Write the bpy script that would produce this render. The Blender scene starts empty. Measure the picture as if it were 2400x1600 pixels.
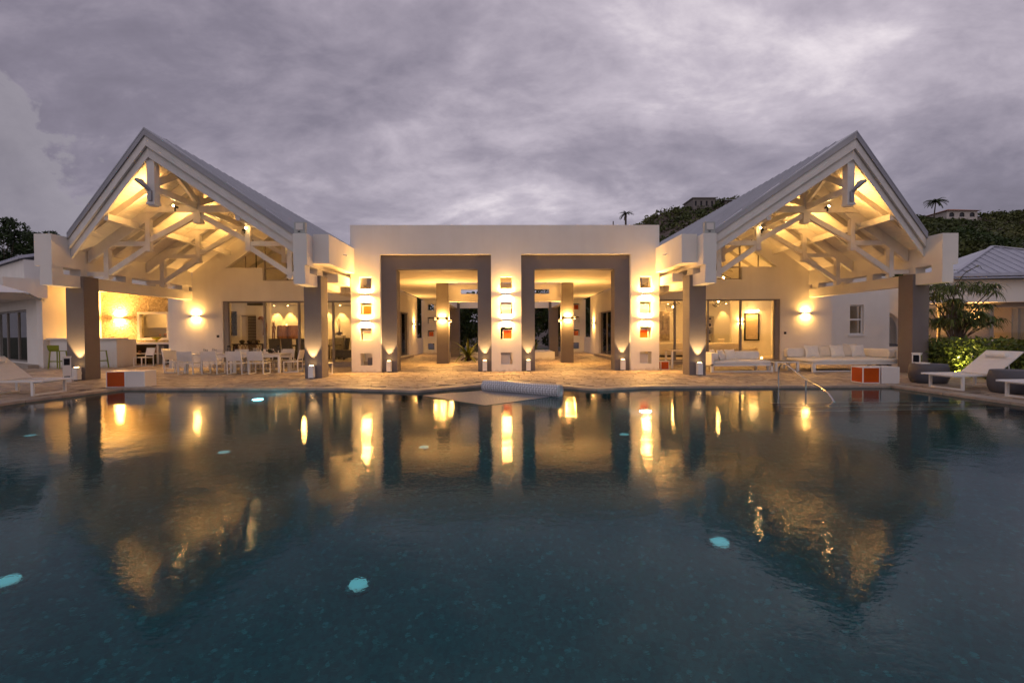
import bpy, math, random
import numpy as np
from mathutils import Vector, Matrix
from mathutils.geometry import tessellate_polygon

random.seed(7)
rng = np.random.default_rng(7)
R = math.radians
SC = bpy.context.scene
COL = SC.collection

# ------------------------------------------------------------------ camera
def cam_axes(yaw, pitch, roll):
    f = Vector((math.sin(yaw) * math.cos(pitch), math.cos(yaw) * math.cos(pitch), -math.sin(pitch)))
    r = Vector((math.cos(yaw), -math.sin(yaw), 0)); u = r.cross(f)
    return (math.cos(roll) * r - math.sin(roll) * u, math.sin(roll) * r + math.cos(roll) * u, f)
cd = bpy.data.cameras.new('camera'); cam = bpy.data.objects.new('camera', cd); COL.objects.link(cam)
cr, cu, cf = cam_axes(0.02336, 0.01903, 0.00575)
m = Matrix((cr, cu, -cf)).transposed().to_4x4(); m.translation = (-0.202, 0, 1.5); cam.matrix_world = m
cd.lens = 16.115; cd.sensor_width = 36; cd.clip_start = 0.05; cd.clip_end = 3000
SC.camera = cam

# ------------------------------------------------------------------ world: overcast dusk sky
W = bpy.data.worlds.new('World'); SC.world = W; W.use_nodes = True
nt = W.node_tree; nt.nodes.clear()
def N(t, **kw):
    n = nt.nodes.new(t)
    for k, v in kw.items():
        setattr(n, k, v)
    return n
def L(a, b): nt.links.new(a, b)
def math_(op, a, b=None, c=None, clamp=False):
    n = N('ShaderNodeMath', operation=op, use_clamp=clamp)
    for i, v in enumerate((a, b, c)):
        if v is None: continue
        if isinstance(v, (int, float)): n.inputs[i].default_value = v
        else: L(v, n.inputs[i])
    return n.outputs[0]
SUN_EL, SUN_ROT = R(9), R(200)
out = N('ShaderNodeOutputWorld'); bg = N('ShaderNodeBackground'); bg.inputs[1].default_value = 0.11
sky = N('ShaderNodeTexSky', sky_type='NISHITA', sun_disc=False, sun_elevation=SUN_EL, sun_rotation=SUN_ROT)
tc = N('ShaderNodeTexCoord'); sx = N('ShaderNodeSeparateXYZ'); L(tc.outputs['Generated'], sx.inputs[0])
zz = math_('ADD', math_('MAXIMUM', sx.outputs[2], 0.0), 0.42)
px = math_('DIVIDE', sx.outputs[0], zz); py = math_('DIVIDE', sx.outputs[1], zz)
cmb = N('ShaderNodeCombineXYZ'); L(px, cmb.inputs[0]); L(py, cmb.inputs[1])
mp = N('ShaderNodeMapping'); mp.inputs['Rotation'].default_value = (0, 0, R(24)); mp.inputs['Scale'].default_value = (1.5, 2.2, 1)
mp.inputs['Location'].default_value = (-11.942, -9.66, 0)
L(cmb.outputs[0], mp.inputs[0])
def noise(scale, detail, rough, dist=0.0, vec=None, w=None):
    n = N('ShaderNodeTexNoise'); n.inputs['Scale'].default_value = scale; n.inputs['Detail'].default_value = detail
    n.inputs['Roughness'].default_value = rough; n.inputs['Distortion'].default_value = dist
    L(vec or mp.outputs[0], n.inputs['Vector']); return n.outputs['Fac']
n1 = noise(0.42, 3, 0.5, 0.4); n2 = noise(1.25, 6, 0.58, 0.5); n3 = noise(4.0, 6, 0.62, 0.3)
dens = math_('ADD', math_('MULTIPLY', n1, 0.45), math_('ADD', math_('MULTIPLY', n2, 0.40), math_('MULTIPLY', n3, 0.17)))
rp = N('ShaderNodeValToRGB'); L(dens, rp.inputs[0])
el = rp.color_ramp.elements
el[0].position = 0.35; el[0].color = (0.165, 0.147, 0.192, 1)
el[1].position = 0.66; el[1].color = (0.86, 0.78, 0.82, 1)
for p, c in ((0.43, (0.225, 0.201, 0.258)), (0.50, (0.330, 0.293, 0.358)), (0.575, (0.51, 0.455, 0.525))):
    e = el.new(p); e.color = c + (1,)
# far cumulus bank low on the western side
az = math_('DIVIDE', sx.outputs[0], math_('MAXIMUM', sx.outputs[1], 0.05))
nb = noise(9.0, 6, 0.58, 0.2, vec=tc.outputs['Generated'])
tt = math_('MULTIPLY', math_('SUBTRACT', math_('MULTIPLY', az, -1.0), 0.68), 3.6, clamp=True)
ztop = math_('ADD', math_('MULTIPLY', math_('POWER', tt, 0.5), 0.33), math_('MULTIPLY', math_('SUBTRACT', nb, 0.5), 0.45))
dep = math_('SUBTRACT', ztop, sx.outputs[2])
bank = math_('MULTIPLY', math_('MULTIPLY', dep, 55.0, clamp=True), math_('MULTIPLY', tt, 12.0, clamp=True))
bankc = N('ShaderNodeMixRGB'); L(math_('MULTIPLY', dep, 4.0, clamp=True), bankc.inputs[0])
bankc.inputs[1].default_value = (0.31, 0.285, 0.325, 1); bankc.inputs[2].default_value = (0.170, 0.156, 0.195, 1)
mb = N('ShaderNodeMixRGB'); L(math_('MULTIPLY', bank, 0.75), mb.inputs[0]); L(rp.outputs[0], mb.inputs[1]); L(bankc.outputs[0], mb.inputs[2])
sc10 = N('ShaderNodeMixRGB', blend_type='MULTIPLY'); sc10.inputs[0].default_value = 1; L(mb.outputs[0], sc10.inputs[1]); sc10.inputs[2].default_value = (10, 10, 10, 1)
mixs = N('ShaderNodeMixRGB'); mixs.inputs[0].default_value = 0.96; L(sky.outputs[0], mixs.inputs[1]); L(sc10.outputs[0], mixs.inputs[2])
L(mixs.outputs[0], bg.inputs[0]); L(bg.outputs[0], out.inputs[0])

# ------------------------------------------------------------------ sun (after-glow through thick cloud, behind the camera)
sd = bpy.data.lights.new('sun', 'SUN'); sd.energy = 0.35; sd.angle = R(70); sd.color = (1.0, 0.88, 0.84)
so = bpy.data.objects.new('sun', sd); COL.objects.link(so); so.rotation_euler = (R(62), 0, R(-14))

# ------------------------------------------------------------------ exposure and sampling
vs = SC.view_settings; vs.view_transform = 'Standard'; vs.look = 'None'; vs.gamma = 1; vs.exposure = 0.0; vs.use_curve_mapping = False
cy = SC.cycles
cy.use_denoising = True
try: cy.denoiser = 'OPENIMAGEDENOISE'
except Exception: pass
cy.sample_clamp_indirect = 14; cy.sample_clamp_direct = 0; cy.max_bounces = 9; cy.transparent_max_bounces = 16; cy.diffuse_bounces = 4
cy.glossy_bounces = 5; cy.transmission_bounces = 8

# ------------------------------------------------------------------ materials
MATS = {}
def mat(name, col, rough=0.6, metal=0.0, var=0.0, vscale=3.0, bump=0.0, bscale=20.0, spec=0.4, col2=None, stretch=None, emit=None, estr=0.0, coat=0.0, detail=4.0):
    mt = bpy.data.materials.new(name); mt.use_nodes = True; t = mt.node_tree
    b = t.nodes['Principled BSDF']
    b.inputs['Base Color'].default_value = tuple(col) + (1,)
    b.inputs['Roughness'].default_value = rough; b.inputs['Metallic'].default_value = metal
    b.inputs['Specular IOR Level'].default_value = spec
    b.inputs['Coat Weight'].default_value = coat
    if emit:
        b.inputs['Emission Color'].default_value = tuple(emit) + (1,); b.inputs['Emission Strength'].default_value = estr
    if var or col2 or bump:
        tcn = t.nodes.new('ShaderNodeTexCoord'); src = tcn.outputs['Object']
        if stretch:
            mpn = t.nodes.new('ShaderNodeMapping'); mpn.inputs['Scale'].default_value = stretch
            t.links.new(src, mpn.inputs[0]); src = mpn.outputs[0]
    if var or col2:
        nn = t.nodes.new('ShaderNodeTexNoise'); nn.inputs['Scale'].default_value = vscale; nn.inputs['Detail'].default_value = detail
        nn.inputs['Roughness'].default_value = 0.6
        t.links.new(src, nn.inputs['Vector'])
        r = t.nodes.new('ShaderNodeValToRGB'); t.links.new(nn.outputs['Fac'], r.inputs[0])
        c2 = col2 or tuple(min(1, x * (1 + var)) for x in col); c1 = col if col2 else tuple(x * (1 - var) for x in col)
        r.color_ramp.elements[0].position = 0.32; r.color_ramp.elements[0].color = tuple(c1) + (1,)
        r.color_ramp.elements[1].position = 0.68; r.color_ramp.elements[1].color = tuple(c2) + (1,)
        t.links.new(r.outputs[0], b.inputs['Base Color'])
    if bump:
        bn = t.nodes.new('ShaderNodeTexNoise'); bn.inputs['Scale'].default_value = bscale; bn.inputs['Detail'].default_value = 5
        t.links.new(src, bn.inputs['Vector'])
        bp = t.nodes.new('ShaderNodeBump'); bp.inputs['Strength'].default_value = bump; bp.inputs['Distance'].default_value = 0.02
        t.links.new(bn.outputs['Fac'], bp.inputs['Height']); t.links.new(bp.outputs[0], b.inputs['Normal'])
    MATS[name] = mt
    return mt
mat('plaster', (0.76, 0.73, 0.69), 0.8, var=0.035, vscale=0.9, bump=0.12, bscale=45)
def weather(name):
    t = MATS[name].node_tree; p = t.nodes['Principled BSDF']; tcn = t.nodes.new('ShaderNodeNewGeometry')
    mpn = t.nodes.new('ShaderNodeMapping'); mpn.inputs['Scale'].default_value = (2.6, 2.6, 0.30); t.links.new(tcn.outputs['Position'], mpn.inputs[0])
    a = t.nodes.new('ShaderNodeTexNoise'); a.inputs['Scale'].default_value = 1.0; a.inputs['Detail'].default_value = 6; t.links.new(mpn.outputs[0], a.inputs['Vector'])
    ra = t.nodes.new('ShaderNodeValToRGB'); t.links.new(a.outputs['Fac'], ra.inputs[0]); ra.color_ramp.elements[0].position = 0.33; ra.color_ramp.elements[0].color = (0.972, 0.966, 0.958, 1); ra.color_ramp.elements[1].position = 0.56; ra.color_ramp.elements[1].color = (1, 1, 1, 1)
    sp = t.nodes.new('ShaderNodeSeparateXYZ'); t.links.new(tcn.outputs['Position'], sp.inputs[0])
    b = t.nodes.new('ShaderNodeTexNoise'); b.inputs['Scale'].default_value = 9.0; b.inputs['Detail'].default_value = 6; t.links.new(tcn.outputs['Position'], b.inputs['Vector'])
    ad = t.nodes.new('ShaderNodeMath'); ad.operation = 'MULTIPLY_ADD'; ad.inputs[1].default_value = 3.2; t.links.new(sp.outputs[2], ad.inputs[0]); t.links.new(b.outputs['Fac'], ad.inputs[2])
    rb = t.nodes.new('ShaderNodeValToRGB'); t.links.new(ad.outputs[0], rb.inputs[0]); rb.color_ramp.elements[0].position = 0.42; rb.color_ramp.elements[0].color = (0.72, 0.66, 0.58, 1); rb.color_ramp.elements[1].position = 0.85; rb.color_ramp.elements[1].color = (1, 1, 1, 1)
    src = p.inputs['Base Color'].links[0].from_socket
    for r_ in (ra, rb):
        m_ = t.nodes.new('ShaderNodeMixRGB'); m_.blend_type = 'MULTIPLY'; m_.inputs[0].default_value = 1.0; t.links.new(src, m_.inputs[1]); t.links.new(r_.outputs[0], m_.inputs[2]); src = m_.outputs[0]
    t.links.new(src, p.inputs['Base Color'])
weather('plaster')
mat('ceiling_plaster', (0.78, 0.74, 0.68), 0.85, var=0.03, vscale=1.2)
mat('taupe', (0.168, 0.148, 0.148), 0.75, var=0.07, vscale=1.3, bump=0.12, bscale=50)
mat('wood_white', (0.69, 0.66, 0.635), 0.5, var=0.07, vscale=3.5, bump=0.12, bscale=30)
mat('board_white', (0.78, 0.74, 0.69), 0.5, var=0.05, vscale=3, stretch=(6, 0.6, 6))
mat('roof_metal', (0.36, 0.37, 0.42), 0.42, metal=0.35, var=0.08, vscale=1.2)
mat('flashing', (0.30, 0.30, 0.33), 0.42, metal=0.4, var=0.08, vscale=2)
mat('roof_pale', (0.44, 0.45, 0.52), 0.45, metal=0.25, var=0.08, vscale=1.5)
mat('stone', (0.25, 0.195, 0.145), 0.55, col2=(0.53, 0.43, 0.33), vscale=5.0, bump=0.5, bscale=14, detail=8)
mat('mortar', (0.15, 0.12, 0.095), 0.9, var=0.2, vscale=5)
mat('coping', (0.33, 0.28, 0.23), 0.5, var=0.22, vscale=3.0, bump=0.2, bscale=25, detail=7)
mat('ground_soil', (0.05, 0.055, 0.03), 0.95, var=0.4, vscale=0.6)
mat('alu_white', (0.76, 0.75, 0.74), 0.4)
mat('sling', (0.72, 0.69, 0.66), 0.85, var=0.04, vscale=8, bump=0.15, bscale=220)
mat('cushion', (0.78, 0.75, 0.71), 0.9, var=0.04, vscale=6, bump=0.2, bscale=12)
mat('cushion_cream', (0.74, 0.66, 0.55), 0.9, var=0.05, vscale=6, bump=0.2, bscale=12)
mat('frame_alu', (0.27, 0.24, 0.215), 0.45, metal=0.3)
mat('dark', (0.012, 0.012, 0.014), 0.5)
mat('black_glass', (0.008, 0.008, 0.012), 0.12)
mat('steel', (0.62, 0.62, 0.63), 0.16, metal=1.0)
mat('orange', (0.46, 0.072, 0.006), 0.22, var=0.12, vscale=2)
mat('panel_cream', (0.72, 0.62, 0.47), 0.35)
mat('panel_grey', (0.56, 0.52, 0.49), 0.35)
mat('panel_white', (0.70, 0.66, 0.63), 0.3)
mat('pot_light', (0.40, 0.42, 0.41), 0.5)
mat('pot_grey', (0.085, 0.085, 0.10), 0.6, var=0.06, vscale=5)
mat('lime', (0.22, 0.25, 0.012), 0.45)
mat('bowl_green', (0.42, 0.40, 0.03), 0.3)
mat('brown_wood', (0.16, 0.065, 0.030), 0.5, col2=(0.30, 0.14, 0.07), vscale=4, stretch=(6, 6, 0.7), detail=7)
mat('dark_wood', (0.030, 0.020, 0.014), 0.5, var=0.3, vscale=6)
mat('chair_grey', (0.135, 0.125, 0.105), 0.9, var=0.08, vscale=7)
mat('floor_in', (0.50, 0.42, 0.34), 0.35, var=0.06, vscale=2)
mat('leather', (0.66, 0.58, 0.48), 0.55)
mat('relief', (0.20, 0.16, 0.13), 0.8, col2=(0.40, 0.33, 0.27), vscale=6, bump=0.8, bscale=9, detail=7)
mat('canvas_art', (0.34, 0.25, 0.17), 0.8, col2=(0.58, 0.47, 0.36), vscale=22, detail=3)
mat('curtain', (0.30, 0.27, 0.24), 0.95, var=0.08, vscale=3, stretch=(9, 9, 0.3))
mat('bottle_dark', (0.012, 0.02, 0.012), 0.1, spec=0.6)
mat('fur', (0.62, 0.52, 0.40), 0.95, bump=1.0, bscale=25)
mat('trunk', (0.10, 0.075, 0.055), 0.9, var=0.3, vscale=6, bump=0.6, bscale=12)
mat('rock', (0.13, 0.10, 0.085), 0.95, var=0.35, vscale=0.25, bump=0.8, bscale=0.6)
mat('house_wall', (0.55, 0.50, 0.47), 0.9, var=0.05, vscale=0.5)
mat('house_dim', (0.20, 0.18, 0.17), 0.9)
mat('terracotta', (0.36, 0.14, 0.075), 0.8, var=0.12, vscale=2)
mat('window_dark', (0.02, 0.02, 0.025), 0.1)
mat('pebble', (0.55, 0.52, 0.48), 0.8, var=0.2, vscale=12)
mat('pillow_stripe', (0.10, 0.10, 0.12), 0.9)
mat('parasol', (0.72, 0.69, 0.68), 0.85)
mat('bulb', (1, 0.8, 0.5), 0.5, emit=(1.0, 0.60, 0.20), estr=60)
mat('roof_bulb', (1, 0.8, 0.5), 0.5, emit=(1.0, 0.62, 0.22), estr=150)
mat('diffuser', (1, 0.85, 0.6), 0.5, emit=(1.0, 0.60, 0.20), estr=25)
mat('candle', (1, 0.8, 0.5), 0.5, emit=(1.0, 0.62, 0.22), estr=8)
mat('pool_lens', (0.5, 0.9, 1.0), 0.4, emit=(1.0, 0.82, 0.82), estr=0.21)
mat('pool_lens_bright', (0.8, 0.95, 1.0), 0.4, emit=(0.72, 0.90, 1.0), estr=40)
def leafmat(name, a, b, vscale=0.9):
    mt = mat(name, a, 0.55, col2=b, vscale=vscale, spec=0.25)
    t = mt.node_tree; p = t.nodes['Principled BSDF']
    oi = t.nodes.new('ShaderNodeNewGeometry'); hs = t.nodes.new('ShaderNodeHueSaturation')
    mr = t.nodes.new('ShaderNodeMapRange'); mr.inputs[3].default_value = 0.55; mr.inputs[4].default_value = 1.45
    t.links.new(oi.outputs['Random Per Island'], mr.inputs[0]); t.links.new(mr.outputs[0], hs.inputs['Value'])
    src = p.inputs['Base Color'].links[0].from_socket
    t.links.new(src, hs.inputs['Color']); t.links.new(hs.outputs[0], p.inputs['Base Color'])
    return mt
leafmat('leaf_hedge', (0.060, 0.095, 0.018), (0.115, 0.155, 0.030), 2)
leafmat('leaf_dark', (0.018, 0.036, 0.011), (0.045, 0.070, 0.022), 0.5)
leafmat('leaf_hill', (0.032, 0.056, 0.014), (0.125, 0.128, 0.044), 0.06)
leafmat('leaf_palm', (0.030, 0.050, 0.018), (0.065, 0.085, 0.03), 1)
leafmat('leaf_pandanus', (0.065, 0.11, 0.024), (0.15, 0.165, 0.045), 1.2)
leafmat('leaf_brom', (0.13, 0.17, 0.025), (0.26, 0.25, 0.05), 2)

def brickstone():
    mt = mat('stone_wall', (0.26, 0.20, 0.12), 0.8, col2=(0.58, 0.47, 0.30), vscale=9, detail=6)
    t = mt.node_tree; b = t.nodes['Principled BSDF']
    v = t.nodes.new('ShaderNodeTexVoronoi'); v.inputs['Scale'].default_value = 11
    tcn = t.nodes.new('ShaderNodeTexCoord'); mpn = t.nodes.new('ShaderNodeMapping'); mpn.inputs['Scale'].default_value = (1, 1, 2.2)
    t.links.new(tcn.outputs['Object'], mpn.inputs[0]); t.links.new(mpn.outputs[0], v.inputs['Vector'])
    bp = t.nodes.new('ShaderNodeBump'); bp.inputs['Strength'].default_value = 1.0; bp.inputs['Distance'].default_value = 0.05
    t.links.new(v.outputs['Distance'], bp.inputs['Height']); t.links.new(bp.outputs[0], b.inputs['Normal'])
brickstone()

def glassmat(name, tint=(0.93, 0.94, 0.92), refl=1.0, rough=0.0):
    mt = bpy.data.materials.new(name); mt.use_nodes = True; t = mt.node_tree; t.nodes.clear()
    o = t.nodes.new('ShaderNodeOutputMaterial'); mx = t.nodes.new('ShaderNodeMixShader')
    tr = t.nodes.new('ShaderNodeBsdfTransparent'); tr.inputs[0].default_value = tint + (1,)
    gl = t.nodes.new('ShaderNodeBsdfGlossy'); gl.inputs['Roughness'].default_value = rough; gl.inputs[0].default_value = (refl, refl, refl, 1)
    fr = t.nodes.new('ShaderNodeFresnel'); fr.inputs[0].default_value = 1.3
    t.links.new(fr.outputs[0], mx.inputs[0]); t.links.new(tr.outputs[0], mx.inputs[1]); t.links.new(gl.outputs[0], mx.inputs[2])
    t.links.new(mx.outputs[0], o.inputs[0]); MATS[name] = mt
glassmat('glass'); glassmat('glass_tint', (0.72, 0.70, 0.66)); glassmat('glass_ware', (0.90, 0.90, 0.90))

def watermat():
    mt = bpy.data.materials.new('water'); mt.use_nodes = True; t = mt.node_tree; t.nodes.clear()
    o = t.nodes.new('ShaderNodeOutputMaterial'); g = t.nodes.new('ShaderNodeBsdfRefraction'); g.inputs['IOR'].default_value = 1.333
    g.inputs['Roughness'].default_value = 0.03; g.inputs['Color'].default_value = (0.30, 0.96, 0.99, 1)
    gl = t.nodes.new('ShaderNodeBsdfGlossy'); gl.inputs['Roughness'].default_value = 0.02; fr = t.nodes.new('ShaderNodeFresnel'); fr.inputs[0].default_value = 1.35; mx = t.nodes.new('ShaderNodeMixShader')
    tcn = t.nodes.new('ShaderNodeTexCoord')
    def nz(scale, detail, sx_=1.0):
        mpn = t.nodes.new('ShaderNodeMapping'); mpn.inputs['Scale'].default_value = (sx_, 1, 1)
        n = t.nodes.new('ShaderNodeTexNoise'); n.inputs['Scale'].default_value = scale; n.inputs['Detail'].default_value = detail
        t.links.new(tcn.outputs['Object'], mpn.inputs[0]); t.links.new(mpn.outputs[0], n.inputs['Vector']); return n.outputs['Fac']
    def bumpn(h, s, d, prev=None):
        b = t.nodes.new('ShaderNodeBump'); b.inputs['Strength'].default_value = s; b.inputs['Distance'].default_value = d
        t.links.new(h, b.inputs['Height'])
        if prev: t.links.new(prev, b.inputs['Normal'])
        return b.outputs[0]
    nrm = bumpn(nz(1.1, 2), 1.0, 0.004)
    nrm = bumpn(nz(7.0, 3, 0.7), 1.0, 0.0019, nrm)
    nrm = bumpn(nz(30.0, 2, 0.8), 1.0, 0.0008, nrm)
    for nd in (g, gl, fr): t.links.new(nrm, nd.inputs['Normal'])
    t.links.new(fr.outputs[0], mx.inputs[0]); t.links.new(g.outputs[0], mx.inputs[1]); t.links.new(gl.outputs[0], mx.inputs[2])
    t.links.new(mx.outputs[0], o.inputs[0]); MATS['water'] = mt
watermat()

def tilemat():
    mt = mat('pool_tile', (0.030, 0.085, 0.105), 0.4, spec=0.3)
    t = mt.node_tree; b = t.nodes['Principled BSDF']
    tcn = t.nodes.new('ShaderNodeTexCoord'); v = t.nodes.new('ShaderNodeTexVoronoi'); v.inputs['Scale'].default_value = 34
    t.links.new(tcn.outputs['Object'], v.inputs['Vector'])
    s = t.nodes.new('ShaderNodeSeparateColor'); t.links.new(v.outputs['Color'], s.inputs[0])
    r = t.nodes.new('ShaderNodeValToRGB'); t.links.new(s.outputs[0], r.inputs[0])
    e = r.color_ramp.elements; e[0].position = 0.0; e[0].color = (0.006, 0.082, 0.104, 1); e[1].position = 0.93; e[1].color = (0.020, 0.150, 0.172, 1)
    k = e.new(0.985); k.color = (0.09, 0.29, 0.31, 1)
    nn = t.nodes.new('ShaderNodeTexNoise'); nn.inputs['Scale'].default_value = 0.5; t.links.new(tcn.outputs['Object'], nn.inputs['Vector'])
    mx = t.nodes.new('ShaderNodeMixRGB'); mx.blend_type = 'MULTIPLY'; mx.inputs[0].default_value = 0.35
    t.links.new(r.outputs[0], mx.inputs[1]); t.links.new(nn.outputs['Fac'], mx.inputs[2]); t.links.new(mx.outputs[0], b.inputs['Base Color'])
tilemat()

def covermat(name, col, alpha, scale):
    mt = mat(name, col, 0.35, spec=0.5)
    t = mt.node_tree; b = t.nodes['Principled BSDF']
    tcn = t.nodes.new('ShaderNodeTexCoord'); v = t.nodes.new('ShaderNodeTexVoronoi'); v.inputs['Scale'].default_value = scale; v.inputs['Randomness'].default_value = 0.0
    t.links.new(tcn.outputs['Object'], v.inputs['Vector'])
    r = t.nodes.new('ShaderNodeValToRGB'); t.links.new(v.outputs['Distance'], r.inputs[0])
    r.color_ramp.elements[0].position = 0.3; r.color_ramp.elements[0].color = tuple(col) + (1,)
    r.color_ramp.elements[1].position = 0.62; r.color_ramp.elements[1].color = tuple(x * 0.45 for x in col) + (1,)
    t.links.new(r.outputs[0], b.inputs['Base Color'])
    bp = t.nodes.new('ShaderNodeBump'); bp.inputs['Strength'].default_value = 0.8; bp.inputs['Distance'].default_value = 0.01; bp.invert = True
    t.links.new(v.outputs['Distance'], bp.inputs['Height']); t.links.new(bp.outputs[0], b.inputs['Normal'])
    b.inputs['Alpha'].default_value = alpha
covermat('bubble', (0.66, 0.66, 0.70), 1.0, 19); covermat('bubble_sheet', (0.50, 0.50, 0.54), 0.42, 30)

# ------------------------------------------------------------------ geometry helpers
ORG = {}
class MB:
    def __init__(s): s.v = []; s.f = []; s.smooth = False
    def add(s, vs, fs):
        o = len(s.v); s.v += [tuple(p) for p in vs]; s.f += [tuple(o + i for i in f) for f in fs]; return s
    def hexa(s, p):
        return s.add(p, [(0, 3, 2, 1), (4, 5, 6, 7), (0, 1, 5, 4), (1, 2, 6, 5), (2, 3, 7, 6), (3, 0, 4, 7)])
    def box(s, x0, x1, y0, y1, z0, z1):
        x0, x1 = min(x0, x1), max(x0, x1); y0, y1 = min(y0, y1), max(y0, y1)
        return s.hexa([(x0, y0, z0), (x1, y0, z0), (x1, y1, z0), (x0, y1, z0), (x0, y0, z1), (x1, y0, z1), (x1, y1, z1), (x0, y1, z1)])
    def beam(s, a, b, w, h, up=(0, 0, 1)):
        a = Vector(a); b = Vector(b); d = (b - a).normalized(); u = Vector(up)
        if abs(d.dot(u)) > 0.98: u = Vector((0, 1, 0))
        sd_ = d.cross(u).normalized(); u = sd_.cross(d).normalized()
        sw = sd_ * w / 2; uh = u * h / 2
        return s.hexa([a - sw - uh, a + sw - uh, b + sw - uh, b - sw - uh, a - sw + uh, a + sw + uh, b + sw + uh, b - sw + uh])
    def tube(s, pts, r, n=8, cap=True):
        pts = [Vector(p) for p in pts]; rs = r if isinstance(r, (list, tuple)) else [r] * len(pts); o = len(s.v)
        for i, p in enumerate(pts):
            d = (pts[min(i + 1, len(pts) - 1)] - pts[max(i - 1, 0)]).normalized()
            u = Vector((0, 0, 1)) if abs(d.z) < 0.95 else Vector((1, 0, 0))
            a = d.cross(u).normalized(); b = d.cross(a)
            for k in range(n):
                t = 2 * math.pi * k / n; s.v.append(tuple(p + (a * math.cos(t) + b * math.sin(t)) * rs[i]))
        for i in range(len(pts) - 1):
            for k in range(n):
                k2 = (k + 1) % n; s.f.append((o + i * n + k, o + i * n + k2, o + (i + 1) * n + k2, o + (i + 1) * n + k))
        if cap:
            s.f.append(tuple(o + k for k in range(n))); s.f.append(tuple(o + (len(pts) - 1) * n + k for k in range(n)))
        s.smooth = True
        return s
    def lathe(s, prof, n=16, c=(0, 0, 0), sx=1.0, sy=1.0, closed=True):
        o = len(s.v)
        for r, z in prof:
            for k in range(n):
                t = 2 * math.pi * k / n; s.v.append((c[0] + r * math.cos(t) * sx, c[1] + r * math.sin(t) * sy, c[2] + z))
        for i in range(len(prof) - 1):
            for k in range(n):
                k2 = (k + 1) % n; s.f.append((o + i * n + k, o + i * n + k2, o + (i + 1) * n + k2, o + (i + 1) * n + k))
        if closed:
            s.f.append(tuple(o + k for k in reversed(range(n)))); s.f.append(tuple(o + (len(prof) - 1) * n + k for k in range(n)))
        s.smooth = True
        return s
    def polywall(s, loops, fn, t):
        """loops of (u, v); fn(u, v, w) gives a point; w runs 0..t through the wall"""
        pts = [p for lp in loops for p in lp]
        tris = tessellate_polygon([[Vector((p[0], p[1], 0)) for p in lp] for lp in loops])
        o = len(s.v); n = len(pts)
        s.v += [tuple(fn(p[0], p[1], 0)) for p in pts] + [tuple(fn(p[0], p[1], t)) for p in pts]
        for a, b, c in tris:
            s.f.append((o + a, o + b, o + c)); s.f.append((o + n + a, o + n + c, o + n + b))
        k = 0
        for lp in loops:
            for i in range(len(lp)):
                a = k + i; b = k + (i + 1) % len(lp); s.f.append((o + a, o + b, o + n + b, o + n + a))
            k += len(lp)
        return s
    def cushion(s, x0, x1, y0, y1, z0, z1, r=0.04, puff=0.02, n=6):
        """rounded box with softly bulged faces (superellipsoid)"""
        o = len(s.v); cx, cy_, cz = (x0 + x1) / 2, (y0 + y1) / 2, (z0 + z1) / 2; hx, hy, hz = (x1 - x0) / 2, (y1 - y0) / 2, (z1 - z0) / 2
        nu, nv = 20, 10
        e1, e2 = 0.22, 0.30
        sp = lambda c, e: math.copysign(abs(c) ** e, c)
        for j in range(nv + 1):
            ph = -math.pi / 2 + math.pi * j / nv
            for i in range(nu):
                th = 2 * math.pi * i / nu + math.pi / nu
                s.v.append((cx + hx * sp(math.cos(ph), e2) * sp(math.cos(th), e1), cy_ + hy * sp(math.cos(ph), e2) * sp(math.sin(th), e1), cz + hz * sp(math.sin(ph), e2)))
        for j in range(nv):
            for i in range(nu):
                i2 = (i + 1) % nu; s.f.append((o + j * nu + i, o + j * nu + i2, o + (j + 1) * nu + i2, o + (j + 1) * nu + i))
        s.smooth = True
        return s
    def xform(s, M_):
        s.v = [tuple(M_ @ Vector(p)) for p in s.v]; return s
    def build(s, name, mt, parent=None, smooth=None):
        me = bpy.data.meshes.new(name)
        o = ORG.get(parent.name, (0, 0, 0)) if parent else (0, 0, 0)
        me.from_pydata([(p[0] - o[0], p[1] - o[1], p[2] - o[2]) for p in s.v], [], s.f)
        sm = s.smooth if smooth is None else smooth
        if sm:
            me.polygons.foreach_set('use_smooth', [True] * len(me.polygons))
            try: me.set_sharp_from_angle(angle=R(45))
            except Exception: pass
        me.materials.append(MATS[mt]); me.update()
        ob = bpy.data.objects.new(name, me); COL.objects.link(ob)
        if parent: ob.parent = parent; ORG[ob.name] = o
        return ob
def tag(o, label=None, cat=None, group=None, kind=None):
    if label: o['label'] = label
    if cat: o['category'] = cat
    if group: o['group'] = group
    if kind: o['kind'] = kind
    return o
def thing(name, loc=(0, 0, 0), label=None, cat=None, group=None, rz=0.0):
    o = bpy.data.objects.new(name, None); COL.objects.link(o); o.location = loc; o.rotation_euler = (0, 0, rz)
    o.empty_display_size = 0.2
    ORG[o.name] = tuple(loc); return tag(o, label, cat, group)
def part(name, mt, parent, *boxes):
    b = MB()
    for x in boxes: b.box(*x)
    return b.build(name, mt, parent)
def copy_tree(o, parent=None):
    c = o.copy(); COL.objects.link(c); c.parent = parent
    for ch in list(o.children): copy_tree(ch, c)
    return c
def place(o, loc, rz=0.0, label=None, group=None):
    o.location = loc; o.rotation_euler = (0, 0, rz)
    return tag(o, label, None, group)
WARM = (1.0, 0.505, 0.122)
GAIN = 3.25
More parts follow.
